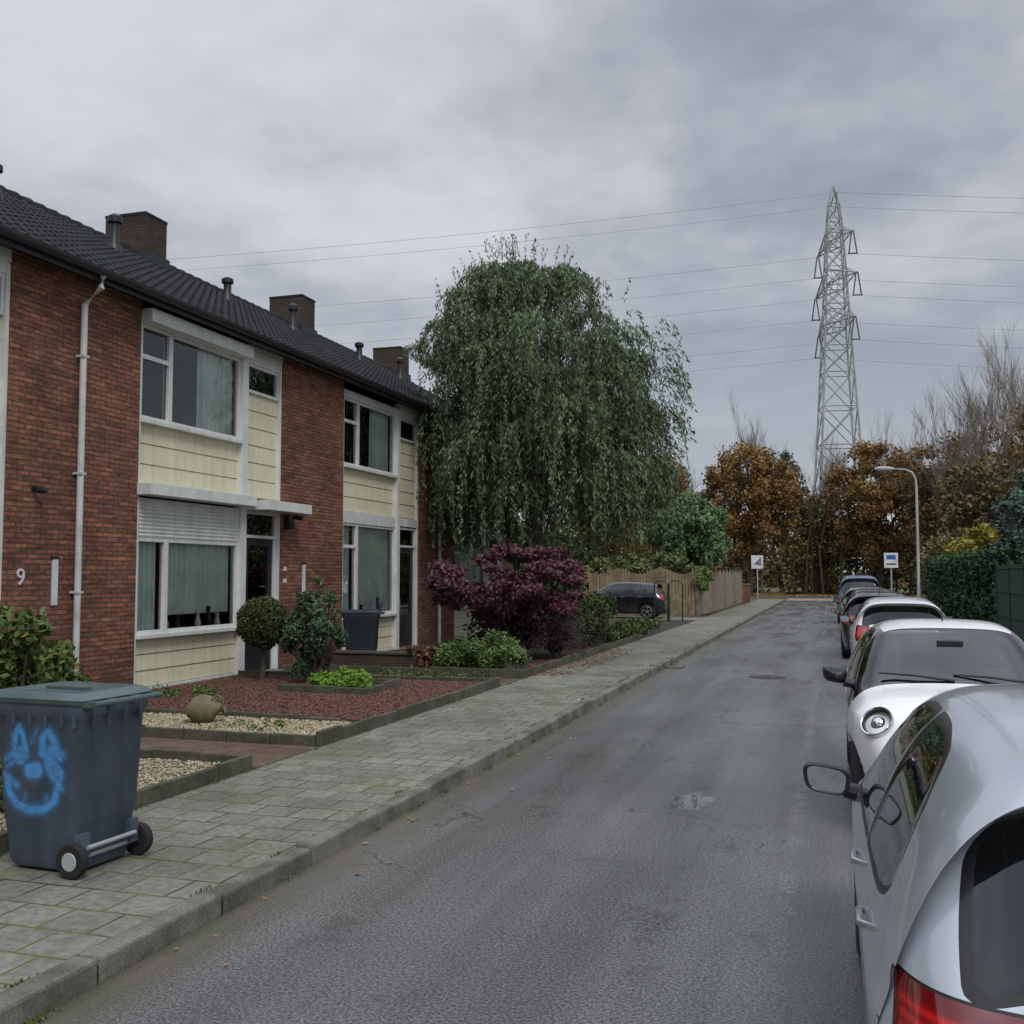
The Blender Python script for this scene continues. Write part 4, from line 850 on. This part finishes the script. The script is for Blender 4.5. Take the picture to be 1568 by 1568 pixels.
mpv=dict(hatch); mpv.update(H=1.85,zsc=1.25,prof=[(x,z if z<.6 else .6+(z-.6)*1.43) for x,z in hatch['prof']],sw=[(x,.6+(z-.6)*1.4) for x,z in hatch['sw']],gz=([.2,.3,.5,.7,1.0,1.15,1.5,1.85],[.93,.965,.99,1.0,.985,.955,.87,.78]))
hp=math.pi/2
car(hatch,(.90,2.2,0),hp,(.50,.54,.60),True,metal=.3)
car(city,(.90,11.15,0),-hp,(.84,.84,.83),True,pillar=True)
car(city,(1.1,18.0,0),hp,(.80,.80,.80))
car(hatch,(1.0,23.6,0),hp,(.012,.013,.016))
car(city,(1.1,29.2,0),hp,(.03,.035,.05))
car(hatch,(1.05,34.2,0),hp,(.12,.125,.13))
car(mpv,(1.0,40.5,0),hp,(.03,.06,.13))
car(hatch,(-6.3,41.2,.1),math.pi,(.006,.006,.008))
car(hatch,(1.2,-4.5,0),hp,(.05,.05,.055))
# ------------------------------------------------ WORLD
w=bpy.data.worlds.new('World'); S.world=w; w.use_nodes=True; nt=w.node_tree; nt.nodes.clear()
out=N(nt,'ShaderNodeOutputWorld'); bg=N(nt,'ShaderNodeBackground'); bg.inputs[1].default_value=.1; nt.links.new(bg.outputs[0],out.inputs[0])
sky=N(nt,'ShaderNodeTexSky'); sky.sky_type='NISHITA'; sky.sun_disc=False; sky.sun_elevation=math.radians(48); sky.sun_rotation=math.radians(140)
tc=N(nt,'ShaderNodeTexCoord').outputs['Generated']; x,y,z=sep(nt,tc)
zz=math_(nt,'ADD',math_(nt,'MAXIMUM',z,0.),.25)
vec=comb(nt,math_(nt,'DIVIDE',x,zz),math_(nt,'DIVIDE',y,zz),.3)
n1=noise(nt,vec,.85,4,.5); n2=noise(nt,vec,2.6,4,.6)
f=math_(nt,'ADD',math_(nt,'MULTIPLY',n1,.66),math_(nt,'MULTIPLY',n2,.34))
side=ramp(nt,x,-.75,.05,.09,-.06)
f=ramp(nt,math_(nt,'ADD',f,side),.37,.65)
cl=mixc(nt,f,(2.7,3.1,3.7),(6.9,7.0,7.45))
hz=ramp(nt,z,.0,.36,1,0); cl=mixc(nt,math_(nt,'MULTIPLY',hz,.5),cl,(6.3,6.6,7.1))
zen=ramp(nt,z,.58,.9,1.0,3.1); cl=mixc(nt,1.,cl,comb(nt,zen,zen,zen),'MULTIPLY')
c=mixc(nt,.94,sky.outputs[0],cl)
nt.links.new(c,bg.inputs[0])
sl=bpy.data.lights.new('sun','SUN'); sl.energy=1.5; sl.angle=math.radians(25); sl.color=(1,.97,.92)
so=bpy.data.objects.new('sun_light',sl); col.objects.link(so)
d=Vector((.55,-.65,1.0)).normalized(); so.rotation_euler=d.to_track_quat('Z','Y').to_euler()
# ------------------------------------------------ CAMERA
cd=bpy.data.cameras.new('camera'); cd.sensor_width=36; cd.lens=36.05; cd.clip_end=3000; cd.clip_start=.05
co=bpy.data.objects.new('camera',cd); col.objects.link(co); co.location=(0,0,1.85); co.rotation_euler=(math.radians(93.5),0,math.radians(17.3)); S.camera=co
